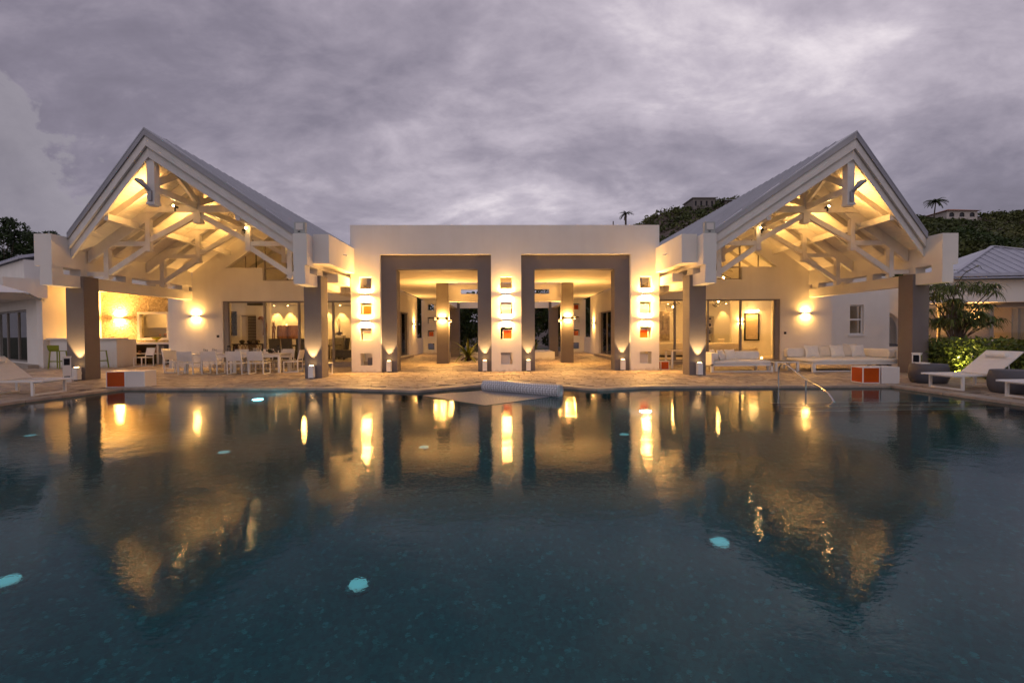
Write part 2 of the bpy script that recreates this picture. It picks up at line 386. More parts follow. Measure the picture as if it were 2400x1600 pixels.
def lamp(kind, parent, loc, power, size=0.1, size_y=None, dirv=(0, 0, -1), color=WARM, angle=60, blend=0.5, name='lamp_light', rad=0.03):
    ld = bpy.data.lights.new(name, kind); ld.energy = power * GAIN; ld.color = color
    if kind == 'AREA':
        ld.size = size
        if size_y: ld.shape = 'RECTANGLE'; ld.size_y = size_y
    elif kind == 'SPOT':
        ld.spot_size = R(angle); ld.spot_blend = blend; ld.shadow_soft_size = rad
    else: ld.shadow_soft_size = rad
    ob = bpy.data.objects.new(name, ld); COL.objects.link(ob)
    o = ORG.get(parent.name, (0, 0, 0)); ob.parent = parent
    ob.location = Vector(loc) - Vector(o)
    ob.rotation_euler = Vector(dirv).to_track_quat('-Z', 'Y').to_euler()
    return ob
def quads(name, P, U, V, mt, parent=None, taper=False):
    """many leaf-sized faces: centres P, half axes U and V (n,3)"""
    n = len(P)
    if taper: vs_ = np.stack([P - U, P + V * 1.0, P + U, P - V * 1.0], 1).reshape(-1, 3)
    else: vs_ = np.stack([P - U - V, P + U - V, P + U + V, P - U + V], 1).reshape(-1, 3)
    o = ORG.get(parent.name, (0, 0, 0)) if parent else (0, 0, 0)
    vs_ = vs_ - np.array(o)
    me = bpy.data.meshes.new(name); me.vertices.add(4 * n); me.vertices.foreach_set('co', vs_.astype(np.float32).ravel())
    me.loops.add(4 * n); me.loops.foreach_set('vertex_index', np.arange(4 * n, dtype=np.int32))
    me.polygons.add(n); me.polygons.foreach_set('loop_start', np.arange(0, 4 * n, 4, dtype=np.int32))
    try: me.polygons.foreach_set('loop_total', np.full(n, 4, dtype=np.int32))
    except Exception: pass
    me.update(calc_edges=True); me.validate()
    me.materials.append(MATS[mt])
    ob = bpy.data.objects.new(name, me); COL.objects.link(ob)
    if parent: ob.parent = parent; ORG[ob.name] = o
    return ob
def rand_unit(n):
    v = rng.normal(size=(n, 3)); return v / np.linalg.norm(v, axis=1, keepdims=True)
def leaf_axes(n, l, w, up=0.0):
    U = rand_unit(n); U[:, 2] *= (1 - up); U /= np.linalg.norm(U, axis=1, keepdims=True)
    T = rand_unit(n); V = np.cross(U, T); V /= np.linalg.norm(V, axis=1, keepdims=True)
    k = rng.uniform(0.6, 1.3, (n, 1)); return U * l * k, V * w * k
def leaf_crown(name, blobs, per, l, w, mt, parent):
    """leaves scattered in clumps round the given (centre, radii) blobs"""
    Ps = []
    for c, r in blobs:
        d = rand_unit(per); q = rng.uniform(0.45, 1.0, (per, 1)) ** 0.6
        Ps.append(np.array(c) + d * q * np.array(r))
    P = np.concatenate(Ps); U, V = leaf_axes(len(P), l, w)
    return quads(name, P, U, V, mt, parent, taper=True)

# ================================================================== SETTING: ground, terrace, pool
POOL = [(-11.3, 1.2), (10.35, 1.2), (10.35, 12.15), (3.8, 12.45), (2.3, 11.95), (0.15, 13.85), (-2.4, 11.95), (-4.5, 12.6), (-10.8, 13.05), (-11.2, 10.8)]
def grow(poly, d):
    n = len(poly); res = []
    for i in range(n):
        p0, p1, p2 = Vector(poly[i - 1]), Vector(poly[i]), Vector(poly[(i + 1) % n])
        e1 = (p1 - p0).normalized(); e2 = (p2 - p1).normalized()
        n1 = Vector((e1.y, -e1.x)); n2 = Vector((e2.y, -e2.x)); b = n1 + n2
        res.append(tuple(p1 + b * (d / max(0.35, b.dot(n1)))))
    return res
def inside(x, y, poly):
    c = False; n = len(poly)
    for i in range(n):
        (x0, y0), (x1, y1) = poly[i], poly[i - 1]
        if (y0 > y) != (y1 > y) and x < (x1 - x0) * (y - y0) / (y1 - y0) + x0: c = not c
    return c
g = MB().polywall([[(-500, -300), (500, -300), (500, 900), (-500, 900)], grow(POOL, 0.45)], lambda u, v, w: (u, v, -0.14 - w), 0.3).build('ground', 'ground_soil')
tag(g, 'dark soil ground around the terrace', None, None, 'structure')
TER = [(-34, -7), (26, -7), (26, 37), (-34, 37)]
ter = MB().polywall([TER, grow(POOL, 0.02)], lambda u, v, w: (u, v, -0.020 - w), 0.10).build('terrace', 'mortar')
tag(ter, 'stone paved terrace around the pool and under the villa', None, None, 'structure')
st = MB(); P2 = grow(POOL, 0.47); y = 3.0; SL_ = []
while y < 36.5:
    h = random.uniform(0.16, 0.32); x = -25.0 + random.uniform(0, 0.5)
    xmax = 22
    while x < xmax:
        w = random.uniform(0.20, 0.55)
        cx, cy0 = x + w / 2, y + h / 2
        ok = not any(inside(a, b, P2) for a, b in ((x, y), (x + w, y), (x, y + h), (x + w, y + h), (cx, cy0)))
        if ok and not (y < 10 and abs(cx) < 11) and not (cy0 > 22 and abs(cx) > 6.4 and cy0 > 25):
            j = lambda: random.uniform(-0.022, 0.022)
            zt = random.uniform(-0.003, 0.004); gp = 0.008
            b4 = [(x + gp + j(), y + gp + j()), (x + w - gp + j(), y + gp + j()), (x + w - gp + j(), y + h - gp + j()), (x + gp + j(), y + h - gp + j())]
            SL_.append((w * h / max(cy0, 1.0) ** 3 if abs(cx / max(cy0, .1)) < 1.02 and cy0 > 8 else 0.0, b4, [zt + random.uniform(-0.003, 0.003) for _ in b4]))
        x += w
    y += h
SL_.sort(key=lambda q: -q[0])
def stone_mesh(mb_, b4, zs_):
    o = len(mb_.v); mb_.v += [(a, b, -0.03) for a, b in b4] + [(p[0], p[1], z_) for p, z_ in zip(b4, zs_)]
    mb_.f += [(o + 4, o + 5, o + 6, o + 7), (o, o + 1, o + 5, o + 4), (o + 1, o + 2, o + 6, o + 5), (o + 2, o + 3, o + 7, o + 6), (o + 3, o, o + 4, o + 7)]
for _, b4, z4_ in SL_[300:]: stone_mesh(st, b4, z4_)
# colour of single stones varies
def per_island(mt, lo, hi):
    t = MATS[mt].node_tree; p = t.nodes['Principled BSDF']; gi = t.nodes.new('ShaderNodeNewGeometry'); hs = t.nodes.new('ShaderNodeHueSaturation')
    mr = t.nodes.new('ShaderNodeMapRange'); mr.inputs[3].default_value = lo; mr.inputs[4].default_value = hi
    t.links.new(gi.outputs['Random Per Island'], mr.inputs[0]); t.links.new(mr.outputs[0], hs.inputs['Value'])
    src = p.inputs['Base Color'].links[0].from_socket; t.links.new(src, hs.inputs['Color']); t.links.new(hs.outputs[0], p.inputs['Base Color'])
per_island('stone', 0.72, 1.25)
def obj_random():
    t = MATS['stone'].node_tree; p = t.nodes['Principled BSDF']; oi = t.nodes.new('ShaderNodeObjectInfo'); hs = t.nodes.new('ShaderNodeHueSaturation'); mr = t.nodes.new('ShaderNodeMapRange'); mr.inputs[3].default_value = 0.85; mr.inputs[4].default_value = 1.15
    t.links.new(oi.outputs['Random'], mr.inputs[0]); t.links.new(mr.outputs[0], hs.inputs['Value']); src = p.inputs['Base Color'].links[0].from_socket; t.links.new(src, hs.inputs['Color']); t.links.new(hs.outputs[0], p.inputs['Base Color'])
obj_random()
for _, b4, z4_ in SL_[:300]:
    mb1 = MB(); stone_mesh(mb1, b4, z4_); mb1.build('paving_stone', 'stone', ter)
tag(st.build('paving_stones', 'stone', ter), 'irregular tan stone slabs with recessed joints', None, None, 'stuff')

cop = MB()
po, pi_ = grow(POOL, 0.44), grow(POOL, -0.03)
coping = thing('pool_coping', (0, 0, 0)); tag(coping, 'pale stone coping round the pool edge', None, None, 'structure')
for i in range(len(POOL)):
    j = (i + 1) % len(POOL)
    a0, a1, b0, b1 = Vector(pi_[i]), Vector(pi_[j]), Vector(po[i]), Vector(po[j])
    ln = (a1 - a0).length; n = max(1, round(ln / 0.75))
    if i == 0: n = 6
    for k in range(n):
        t0, t1 = k / n + 0.004 / max(ln, .1), (k + 1) / n - 0.004 / max(ln, .1)
        q = [a0.lerp(a1, t0), a0.lerp(a1, t1), b0.lerp(b1, t1), b0.lerp(b1, t0)]
        zt = 0.016 + random.uniform(-0.002, 0.002)
        MB().hexa([(p.x, p.y, -0.045) for p in q] + [(p.x, p.y, zt) for p in q]).build('coping_stone', 'coping', coping)

basin = MB(); FZ = -1.4; n = len(POOL)
basin.v += [(x, y, FZ) for x, y in POOL] + [(x, y, -0.03) for x, y in POOL]
for tri in tessellate_polygon([[Vector((x, y, 0)) for x, y in POOL]]): basin.f.append(tuple(tri))
for i in range(n): basin.f.append((i, (i + 1) % n, n + (i + 1) % n, n + i))
basin = tag(basin.build('pool_basin', 'pool_tile'), 'dark teal mosaic basin of the pool', None, None, 'structure')
for k, (yy, zt) in enumerate(((9.97, -0.30), (9.68, -0.55), (9.38, -0.80))):
    s_ = part('pool_step', 'pool_tile', basin, (5.75 + 0.1 * k, 10.34, yy, 12.1, FZ + 0.01, zt))
    part('step_nosing', 'panel_white', s_, (5.75 + 0.1 * k, 10.33, yy - 0.012, yy + 0.025, zt - 0.01, zt + 0.012))
wt = MB(); wt.v = [(x, y, -0.05) for x, y in grow(POOL, 0.0)]
for tri in tessellate_polygon([[Vector((x, y, 0)) for x, y in POOL]]): wt.f.append(tuple(tri))
water = tag(wt.build('pool_water', 'water'), 'calm reflecting water of the swimming pool', None, None, 'structure')
# make sure the surface points up
if water.data.polygons[0].normal.z < 0:
    water.data.flip_normals()
# pool lights
pl_pos = [((-1.45, 3.95), 'floor light under water in front of the roof reflection, beside the pool middle'), ((1.95, 4.45), 'floor light nearest the bottom right of the open water'),
          ((-4.3, 3.85), 'floor light at the lower left corner of the picture'), ((-1.5, 7.63), 'floor light in the glow of the left arch reflection'),
          ((2.03, 8.26), 'floor light in the dark reflection of the right arch jamb'), ((-4.6, 7.32), 'floor light under the reflection of the left dining terrace'),
          ((-8.57, 8.3), 'dim floor light farthest left in the pool')]
for (x, y), lab in pl_pos:
    t_ = thing('pool_light', (x, y, FZ), 'round cyan ' + lab, 'pool light', 'lights set in the pool floor')
    MB().lathe([(0.13, 0.0), (0.13, 0.012), (0.10, 0.02)], 20, (x, y, FZ)).build('rim', 'pool_tile', t_)
    MB().lathe([(0.085, 0.02), (0.08, 0.045), (0.045, 0.065), (0.0, 0.07)], 20, (x, y, FZ), closed=False).build('lens', 'pool_lens', t_)
for (x, y), lab in (((-6.65, 12.25), 'bright white pool light below the dining terrace edge'), ((3.03, 10.2), 'bright white pool light below the right pillar of the portico')):
    t_ = thing('pool_light', (x, y, FZ), lab, 'pool light', 'bright pool lights')
    MB().lathe([(0.16, 0.0), (0.16, 0.05), (0.13, 0.06)], 20, (x, y, FZ)).build('rim', 'steel', t_)
    MB().lathe([(0.125, 0.06), (0.12, 0.11), (0.07, 0.15), (0.0, 0.165)], 20, (x, y, FZ), closed=False).build('lens', 'pool_lens_bright', t_)

# ================================================================== PORTICO (flat-roofed centre)
port = thing('portico_building', (0, 17.9, 0), 'white flat-roofed portico with two grey-framed openings between the gabled pavilions', 'building')
YF = 17.71
WZ = [(0.27, 0.74), (1.25, 1.71), (2.22, 2.69), (3.20, 3.66)]
def win_loops(xc, hw=0.23): return [[(xc - hw, a), (xc + hw, a), (xc + hw, b), (xc - hw, b)] for a, b in WZ]
PX = (-5.385, 0.0, 5.42)
outer = [(-5.95, 0), (-4.83, 0), (-4.83, 4.52), (-0.58, 4.52), (-0.58, 0), (0.58, 0), (0.58, 4.52), (4.83, 4.52), (4.83, 0), (5.95, 0), (5.95, 5.64), (-5.95, 5.64)]
fa = MB().polywall([outer] + [l for xc in PX for l in win_loops(xc)], lambda u, v, w: (u, YF + w, v), 0.45).build('facade_wall', 'plaster', port)
for s in (-1, 1):
    lp = [(0.585, 0), (1.11, 0), (1.11, 3.97), (4.24, 3.97), (4.24, 0), (4.825, 0), (4.825, 4.515), (0.585, 4.515)]
    MB().polywall([[(s * a, b) for a, b in lp]], lambda u, v, w: (u, YF + 0.16 + w, v), 0.60).build('opening_frame', 'taupe', port)
# art panels standing in the square windows
art = {0: {1: 'panel_cream', 2: 'orange'}, 1: {0: 'panel_grey', 1: 'orange', 2: 'panel_cream'}, 2: {0: 'panel_grey', 1: 'orange', 2: 'panel_cream'}}
offs = {(0, 1): 0.04, (0, 2): 0.03, (1, 0): -0.05, (1, 1): 0.04, (1, 2): 0.0, (2, 0): -0.06, (2, 1): -0.05, (2, 2): -0.03}
def framed_panel(parent, xc, y, z0, w, mt, depth=0.10):
    f = MB(); t = 0.018
    f.polywall([[(xc - w / 2, z0), (xc + w / 2, z0), (xc + w / 2, z0 + w), (xc - w / 2, z0 + w)], [(xc - w / 2 + t, z0 + t), (xc + w / 2 - t, z0 + t), (xc + w / 2 - t, z0 + w - t), (xc - w / 2 + t, z0 + w - t)]], lambda u, v, q: (u, y + q, v), depth)
    fo = f.build('panel_frame', 'alu_white', parent)
    part('panel', mt, fo, (xc - w / 2 + t, xc + w / 2 - t, y + 0.035, y + 0.05, z0 + t, z0 + w - t))
    return fo
for pi2, dct in art.items():
    for wi, mt in dct.items():
        framed_panel(port, PX[pi2] + offs[(pi2, wi)], YF + 0.09, WZ[wi][0] + 0.003, 0.36, mt, 0.24)
part('planter_box', 'taupe', port, (-5.38, -5.16, YF + 0.18, YF + 0.42, 0.273, 0.56))
# roof slab and ceilings: front bay and side aisles round the open court
slab = [(-5.94, 18.16), (5.94, 18.16), (5.94, 34.2), (3.4, 34.2), (3.4, 22.6), (-3.4, 22.6), (-3.4, 34.2), (-5.94, 34.2)]
MB().polywall([slab], lambda u, v, w: (u, v, 3.96 + w), 0.55).build('ceiling_slab', 'ceiling_plaster', port)
# corridor side walls with glazed doors
for s in (-1, 1):
    MB().polywall([[(21.4, 0), (31.8, 0), (31.8, 3.955), (21.4, 3.955)], [(24.2, 0.15), (28.9, 0.15), (28.9, 2.75), (24.2, 2.75)]], lambda u, v, w: (s * (6.0 + w), u, v), 0.28).build('side_wall', 'plaster', port)
    part('door_step', 'coping', port, (s * 5.72, s * 6.28, 24.0, 29.1, 0.0, 0.145))
    d_ = MB(); ys = (24.2, 25.75, 27.3, 28.9)
    for yy in ys: d_.box(s * 6.10, s * 6.17, yy - 0.04 if yy > 24.3 else yy, min(yy + 0.04, 28.9), 0.15, 2.75)
    d_.box(s * 6.10, s * 6.17, 24.2, 28.9, 2.68, 2.75); d_.box(s * 6.10, s * 6.17, 24.2, 28.9, 0.15, 0.21)
    dr = d_.build('glazed_door', 'frame_alu', port)
    for a, b in zip(ys, ys[1:]): part('pane', 'glass', dr, (s * 6.13, s * 6.138, a + 0.04, b - 0.04, 0.21, 2.68))
    if s < 0: part('sheer_curtain', 'sling', dr, (s * 6.24, s * 6.26, 24.25, 28.85, 0.2, 2.7))
    part('low_wall', 'plaster', port, (s * 6.0, s * 6.25, 31.8, 34.2, 0.0, 1.15))
    # far pillars with four square windows
    xc = s * 5.52
    MB().polywall([[(xc - 0.6, 0), (xc + 0.6, 0), (xc + 0.6, 3.955), (xc - 0.6, 3.955)]] + win_loops(xc + s * -0.1, 0.24), lambda u, v, w: (u, 34.2 + w, v), 0.4).build('far_pillar', 'plaster', port)
for xc, dct in ((-5.42, {2: 'panel_white', 1: 'orange'}), (5.42, {3: 'orange', 2: 'panel_white', 1: 'orange'})):
    for wi, mt in dct.items(): framed_panel(port, xc, 34.3, WZ[wi][0] + 0.003, 0.38, mt, 0.2)
# court columns and beams
for s in (-1, 1):
    part('court_column', 'taupe', port, (s * 2.80, s * 3.38, 22.62, 23.2, 0, 3.955))
    part('court_column', 'taupe', port, (s * 2.82, s * 3.38, 28.7, 29.3, 0, 3.955))
    MB().polywall([[(23.2, 3.05), (28.7, 3.05), (28.7, 3.955), (23.2, 3.955)], [(23.7, 3.42), (25.6, 3.42), (25.6, 3.66), (23.7, 3.66)], [(26.2, 3.42), (28.2, 3.42), (28.2, 3.66), (26.2, 3.66)]], lambda u, v, w: (s * (2.95 + w), u, v), 0.3).build('court_beam', 'plaster', port)
for yy in (22.75, 28.85):
    MB().polywall([[(-2.8, 3.05), (2.8, 3.05), (2.8, 3.955), (-2.8, 3.955)], [(-2.2, 3.42), (-0.2, 3.42), (-0.2, 3.66), (-2.2, 3.66)], [(0.2, 3.42), (2.2, 3.42), (2.2, 3.66), (0.2, 3.66)]], lambda u, v, w: (u, yy + w, v), 0.3).build('court_beam', 'plaster', port)
part('court_planter', 'plaster', port, (0.35, 2.79, 25.6, 25.8, 0, 0.42), (0.35, 0.55, 25.8, 28.6, 0, 0.42), (2.55, 2.75, 25.8, 28.6, 0, 0.42), (0.55, 2.55, 28.4, 28.6, 0, 0.42), (0.55, 2.55, 25.8, 28.4, 0, 0.36))
part('court_bench', 'plaster', port, (-2.3, -0.35, 25.8, 26.3, 0, 0.40))

# ------------------------------------------------------------------ lamp builders
def sconce(loc, rz, w, h, d, power, label, group='up and down wall lamps', mt='alu_white', down=1.0, spread=0.8):
    """box lamp on a wall; rz = 0 faces the pool (-Y)"""
    t_ = thing('wall_lamp', loc, label, 'wall lamp', group)
    M_ = Matrix.Translation(Vector(loc)) @ Matrix.Rotation(rz, 4, 'Z')
    hb = MB()
    hb.box(-w / 2, w / 2, -d, -0.012, -h / 2, h / 2); hb.box(-w / 4, w / 4, -0.012, 0.0, -h / 3, h / 3)
    hb.xform(M_).build('housing', mt, t_)
    for sg in (1, -1):
        b = MB().box(-w / 2 + 0.01, w / 2 - 0.01, -d + 0.01, -0.022, sg * (h / 2 - 0.001), sg * (h / 2 + 0.004)); b.xform(M_); b.build('diffuser', 'diffuser', t_)
        pos = M_ @ Vector((0, -d / 2 - 0.005, sg * (h / 2 + 0.012)))
        lamp('AREA', t_, pos, power * (1 if sg > 0 else down), w * 0.9, d * 0.8, (0, 0, sg))
    return t_
def bollard(loc, target, power, label, group='white box uplights'):
    x, y, z = loc
    t_ = thing('uplight', loc, label, 'uplight', group)
    part('body', 'alu_white', t_, (x - 0.085, x + 0.085, y - 0.08, y + 0.08, 0.035, 0.44))
    part('foot', 'dark', t_, (x - 0.05, x + 0.05, y - 0.05, y + 0.05, 0.0, 0.035))
    MB().lathe([(0.062, 0.441), (0.058, 0.452), (0.0, 0.455)], 16, (x, y, 0), closed=False).build('lens', 'diffuser', t_)
    part('bracket', 'alu_white', t_, (x - 0.03, x + 0.03, y + 0.08, target[1] - 0.002, 0.2, 0.28))
    d = Vector(target) - Vector((x, y, 0.47))
    lamp('SPOT', t_, (x, y - 0.02, 0.468), power * 0.85, dirv=Vector((target[0] - x, 0.17, 1.75)), angle=54, blend=0.3, rad=0.03, color=(1.0, 0.60, 0.22))
    lamp('AREA', t_, (x, y, 0.03), power * 0.012, 0.1, 0.1, (0, 0, -1))
    return t_
P_SC, P_BOL = 25.0, 95.0
nm = {-1: 'left', 0: 'middle', 1: 'right'}
for k, xc in enumerate(PX):
    for q, zc in enumerate((2.98, 1.985)):
        sconce((xc, YF, zc), 0, 0.36, 0.10, 0.15, P_SC, f'white box lamp between square windows, {("upper", "lower")[q]} one on the {nm[k - 1]} portico pillar', 'lamps on the portico pillars')
for x, lab in ((-4.53, 'outer jamb of the left portico opening'), (-0.845, 'inner jamb of the left portico opening'), (0.845, 'inner jamb of the right portico opening'), (4.53, 'outer jamb of the right portico opening')):
    bollard((x, YF + 0.03, 0), (x, YF + 0.16, 2.0), P_BOL * 0.7, 'white box uplight at the foot of the ' + lab)
for s, sd_ in ((-1, 'left'), (1, 'right')):
    sconce((s * 3.09, 22.62, 2.22), 0, 0.30, 0.09, 0.13, 26, f'wall lamp on the front of the {sd_} court column seen through the portico', 'lamps in the passage', mt='alu_white')
    sconce((s * 3.38, 22.9, 2.22), R(90) if s > 0 else R(-90), 0.26, 0.09, 0.13, 24, f'small lamp on the aisle side of the {sd_} court column', 'lamps in the passage')
    sconce((s * 2.80, 22.95, 2.10), R(-90) if s > 0 else R(90), 0.26, 0.09, 0.13, 30, f'small lamp on the court side of the {sd_} court column', 'lamps in the passage')
    sconce((s * 6.0, 30.6, 2.12), R(-90) if s > 0 else R(90), 0.26, 0.09, 0.13, 26, f'lamp on the {sd_} aisle wall beyond the glazed door', 'lamps in the passage')

# ================================================================== GABLED PAVILIONS
XC, SL = 10.455, 0.72
ZS = 6.97                                   # soffit height at the ridge
def zs(dx): return ZS - SL * abs(dx)
YA, PROW = 13.60, 0.43
def yf(dx): return YA + PROW * abs(dx)
YB = 21.1
def pavilion(s, side):
    X = lambda x: s * x
    t_ = thing('gabled_pavilion', (X(XC), 18, 0), f'{side} white timber pavilion with pointed gable roof lit from inside', 'building')
    # columns
    for a, b in ((6.26, 6.83), (14.08, 14.66)):
        part('column', 'taupe', t_, (X(a), X(b), 15.6, 16.18, 0, 3.45))
    # beams on the columns: lower beam, spacer blocks, upper beam (gutter box)
    for q, (a, b, uo) in enumerate(((6.37, 6.74, 6.31), (14.17, 14.55, 14.70))):
        part('lower_beam', 'plaster', t_, (X(a), X(b), 14.64, 15.598, 3.07, 3.45), (X(a + 0.002), X(b - 0.002), 16.182, YB, 3.07, 3.45))
        lo, hi = (uo, b) if q == 0 else (a, uo)
        part('upper_beam', 'plaster', t_, (X(lo), X(hi), 14.64, YB - 0.003, 3.67, 4.66))
        for y0, y1 in ((14.643, 15.02), (15.62, 16.1), (17.45, 17.75), (18.95, 19.25), (20.5, 20.9)):
            part('spacer_block', 'plaster', t_, (X(a + 0.012), X(b - 0.012), y0, y1, 3.45, 3.67))
    # stepped link box to the portico
    part('link_box', 'plaster', t_, (X(5.80), X(6.308), 15.12, 17.70, 3.79, 4.74))
    part('link_lower_beam', 'plaster', t_, (X(5.96), X(6.366), 18.3, 20.6, 3.08, 3.46), (X(5.97), X(6.36), 16.4, 17.7, 3.30, 3.62))
    sp = MB().tube([(X(5.80), 16.5, 4.30), (X(5.66), 16.5, 4.27)], 0.03, 8); sp.build('water_spout', 'alu_white', t_)
    # roof
    YE, DE = 33.0, 3.72
    roof = None
    for sg in (-1, 1):
        P = lambda dx, y, z: (X(XC) + sg * dx, y, z)
        rf = MB()
        zt = lambda dx: ZS + 0.51 - SL * dx
        rf.hexa([P(0, YA - 0.05, zt(0) - 0.05), P(DE, yf(DE) - 0.05, zt(DE) - 0.05), P(DE, YE, zt(DE) - 0.05), P(0, YE, zt(0) - 0.05),
                 P(0, YA - 0.05, zt(0)), P(DE, yf(DE) - 0.05, zt(DE)), P(DE, YE, zt(DE)), P(0, YE, zt(0))])
        ro = rf.build('roof', 'roof_metal', t_)
        if roof is None: roof = ro
        y = 14.4
        while y < 30:   # raised seams running down the slope
            d0 = 0.02; d1 = min(DE, DE if y > yf(DE) else (y - YA) / PROW - 0.05)
            if d1 > 0.3:
                MB().hexa([P(d0, y - 0.02, zt(d0) + 0.001), P(d1, y - 0.02, zt(d1) + 0.001), P(d1, y + 0.02, zt(d1) + 0.001), P(d0, y + 0.02, zt(d0) + 0.001),
                           P(d0, y - 0.012, zt(d0) + 0.035), P(d1, y - 0.012, zt(d1) + 0.035), P(d1, y + 0.012, zt(d1) + 0.035), P(d0, y + 0.012, zt(d0) + 0.035)]).build('roof_seam', 'roof_metal', ro)
            y += 0.42
        # roof edge: flashing and two fascia boards along the raking front
        def rake(name, mt, ztop, zbot, y0, y1, par):
            MB().hexa([P(0, YA + y0, zbot), P(DE, yf(DE) + y0, zbot - SL * DE), P(DE, yf(DE) + y1, zbot - SL * DE), P(0, YA + y1, zbot),
                       P(0, YA + y0, ztop), P(DE, yf(DE) + y0, ztop - SL * DE), P(DE, yf(DE) + y1, ztop - SL * DE), P(0, YA + y1, ztop)]).build(name, mt, par)
        rake('flashing', 'flashing', ZS + 0.455, ZS + 0.29, -0.045, -0.005, ro)
        rake('fascia_board', 'wood_white', ZS + 0.295, ZS, 0.0, 0.07, ro)
        rake('fascia_board', 'wood_white', ZS + 0.02, ZS - 0.30, 0.085, 0.15, ro)
        # lining boards under the roof
        bw = 0.148; i = 0
        while (i + 1) * bw < DE:
            d0, d1 = i * bw + 0.004, (i + 1) * bw - 0.004
            MB().hexa([P(d0, yf(d0) + 0.14, zs(d0)), P(d1, yf(d1) + 0.14, zs(d1)), P(d1, 28.0, zs(d1)), P(d0, 28.0, zs(d0)),
                       P(d0, yf(d0) + 0.14, zs(d0) + 0.02), P(d1, yf(d1) + 0.14, zs(d1) + 0.02), P(d1, 28.0, zs(d1) + 0.02), P(d0, 28.0, zs(d0) + 0.02)]).build('lining_board', 'board_white', ro)
            i += 1
        MB().hexa([P(0, YA + 0.12, ZS + 0.03), P(DE, yf(DE) + 0.12, zs(DE) + 0.03), P(DE, 30, zs(DE) + 0.03), P(0, 30, ZS + 0.03),
                   P(0, YA + 0.12, ZS + 0.06), P(DE, yf(DE) + 0.12, zs(DE) + 0.06), P(DE, 30, zs(DE) + 0.06), P(0, 30, ZS + 0.06)]).build('roof_deck', 'board_white', ro)
        # rafters
        for y, dep in ((15.02, 0.22), (16.65, 0.22), (17.5, 0.22), (19.2, 0.22), (20.2, 0.22), (22.6, 0.22), (24.2, 0.22)):
            d0 = 0.06; d1 = min(3.45, (y - YA - 0.2) / PROW)
            MB().hexa([P(d0, y - 0.045, zs(d0) - dep), P(d1, y - 0.045, zs(d1) - dep), P(d1, y + 0.045, zs(d1) - dep), P(d0, y + 0.045, zs(d0) - dep),
                       P(d0, y - 0.045, zs(d0) - 0.002), P(d1, y - 0.045, zs(d1) - 0.002), P(d1, y + 0.045, zs(d1) - 0.002), P(d0, y + 0.045, zs(d0) - 0.002)]).build('rafter', 'wood_white', ro)
        # long purlin
        dp = 2.02; zp = zs(dp) - 0.24
        MB().box(X(XC) + sg * (dp - 0.07), X(XC) + sg * (dp + 0.07), yf(dp) + 0.16, YB, zp - 0.20, zp).build('purlin', 'wood_white', ro)
    part('ridge_beam', 'wood_white', t_, (X(XC) - 0.07, X(XC) + 0.07, YA + 0.16, 28.0, ZS - 0.34, ZS - 0.07))
    # trusses
    for yt in (15.90, 18.45):
        tr = thing('truss', (X(XC), yt, 0)); tr.parent = t_; tr.location = Vector((X(XC), yt, 0)) - t_.location
        def bar(name, a, b, w=0.12, h=0.17):
            MB().beam((X(XC) + a[0], yt, a[1]), (X(XC) + b[0], yt, b[1]), w, h).build(name, 'wood_white', tr)
        def post(dx, z0, z1, w):
            x = X(XC) + dx
            o_ = part('truss_post', 'wood_white', tr, (x - w / 2, x + w / 2, yt - w / 2, yt + w / 2, z0 + 0.10, z1))
            part('post_cap', 'wood_white', o_, (x - w / 2 - 0.016, x + w / 2 + 0.016, yt - w / 2 - 0.016, yt + w / 2 + 0.016, z0 + 0.03, z0 + 0.094), (x - w / 2 + 0.02, x + w / 2 - 0.02, yt - w / 2 + 0.02, yt + w / 2 - 0.02, z0, z0 + 0.1))
        post(0, 5.25, ZS - 0.30, 0.22)
        for sg in (-1, 1):
            MB().hexa([(X(XC) + sg * a, yt + b, c) for a, b, c in ((0.08, -0.07, zs(0.08) - 0.42), (3.66, -0.07, zs(3.66) - 0.42), (3.66, 0.07, zs(3.66) - 0.42), (0.08, 0.07, zs(0.08) - 0.42), (0.08, -0.07, zs(0.08) - 0.004), (3.66, -0.07, zs(3.66) - 0.004), (3.66, 0.07, zs(3.66) - 0.004), (0.08, 0.07, zs(0.08) - 0.004))]).build('principal_rafter', 'wood_white', tr)
            post(sg * 1.67, 4.31, zs(1.67) - 0.30, 0.155); post(sg * 3.06, 3.37, zs(3.06) - 0.30, 0.155)
            bar('diagonal_strut', (sg * 0.10, 5.52), (sg * 1.61, 4.70)); bar('diagonal_strut', (sg * 1.73, 4.44), (sg * 3.01, 3.58))
            bar('cross_rail', (sg * 1.74, 4.58), (sg * 2.99, 4.58), 0.11, 0.16); bar('cross_rail', (sg * 3.13, 3.56), (sg * 3.71, 3.56), 0.11, 0.14)
        MB().hexa([(X(XC) + a, yt + b, c) for a, b, c in ((-1.98, -0.13, 5.62), (1.98, -0.13, 5.62), (1.98, -0.075, 5.62), (-1.98, -0.075, 5.62), (-1.66, -0.13, 5.85), (1.66, -0.13, 5.85), (1.66, -0.075, 5.85), (-1.66, -0.075, 5.85))]).build('collar_beam', 'wood_white', tr)
    # front king post and lengthwise bracing under the ridge
    x = X(XC)
    kp = part('king_post', 'wood_white', t_, (x - 0.11, x + 0.11, YA + 0.17, YA + 0.39, 5.40, ZS - 0.26))
    part('post_cap', 'wood_white', kp, (x - 0.126, x + 0.126, YA + 0.154, YA + 0.406, 5.33, 5.394), (x - 0.09, x + 0.09, YA + 0.19, YA + 0.37, 5.29, 5.40))
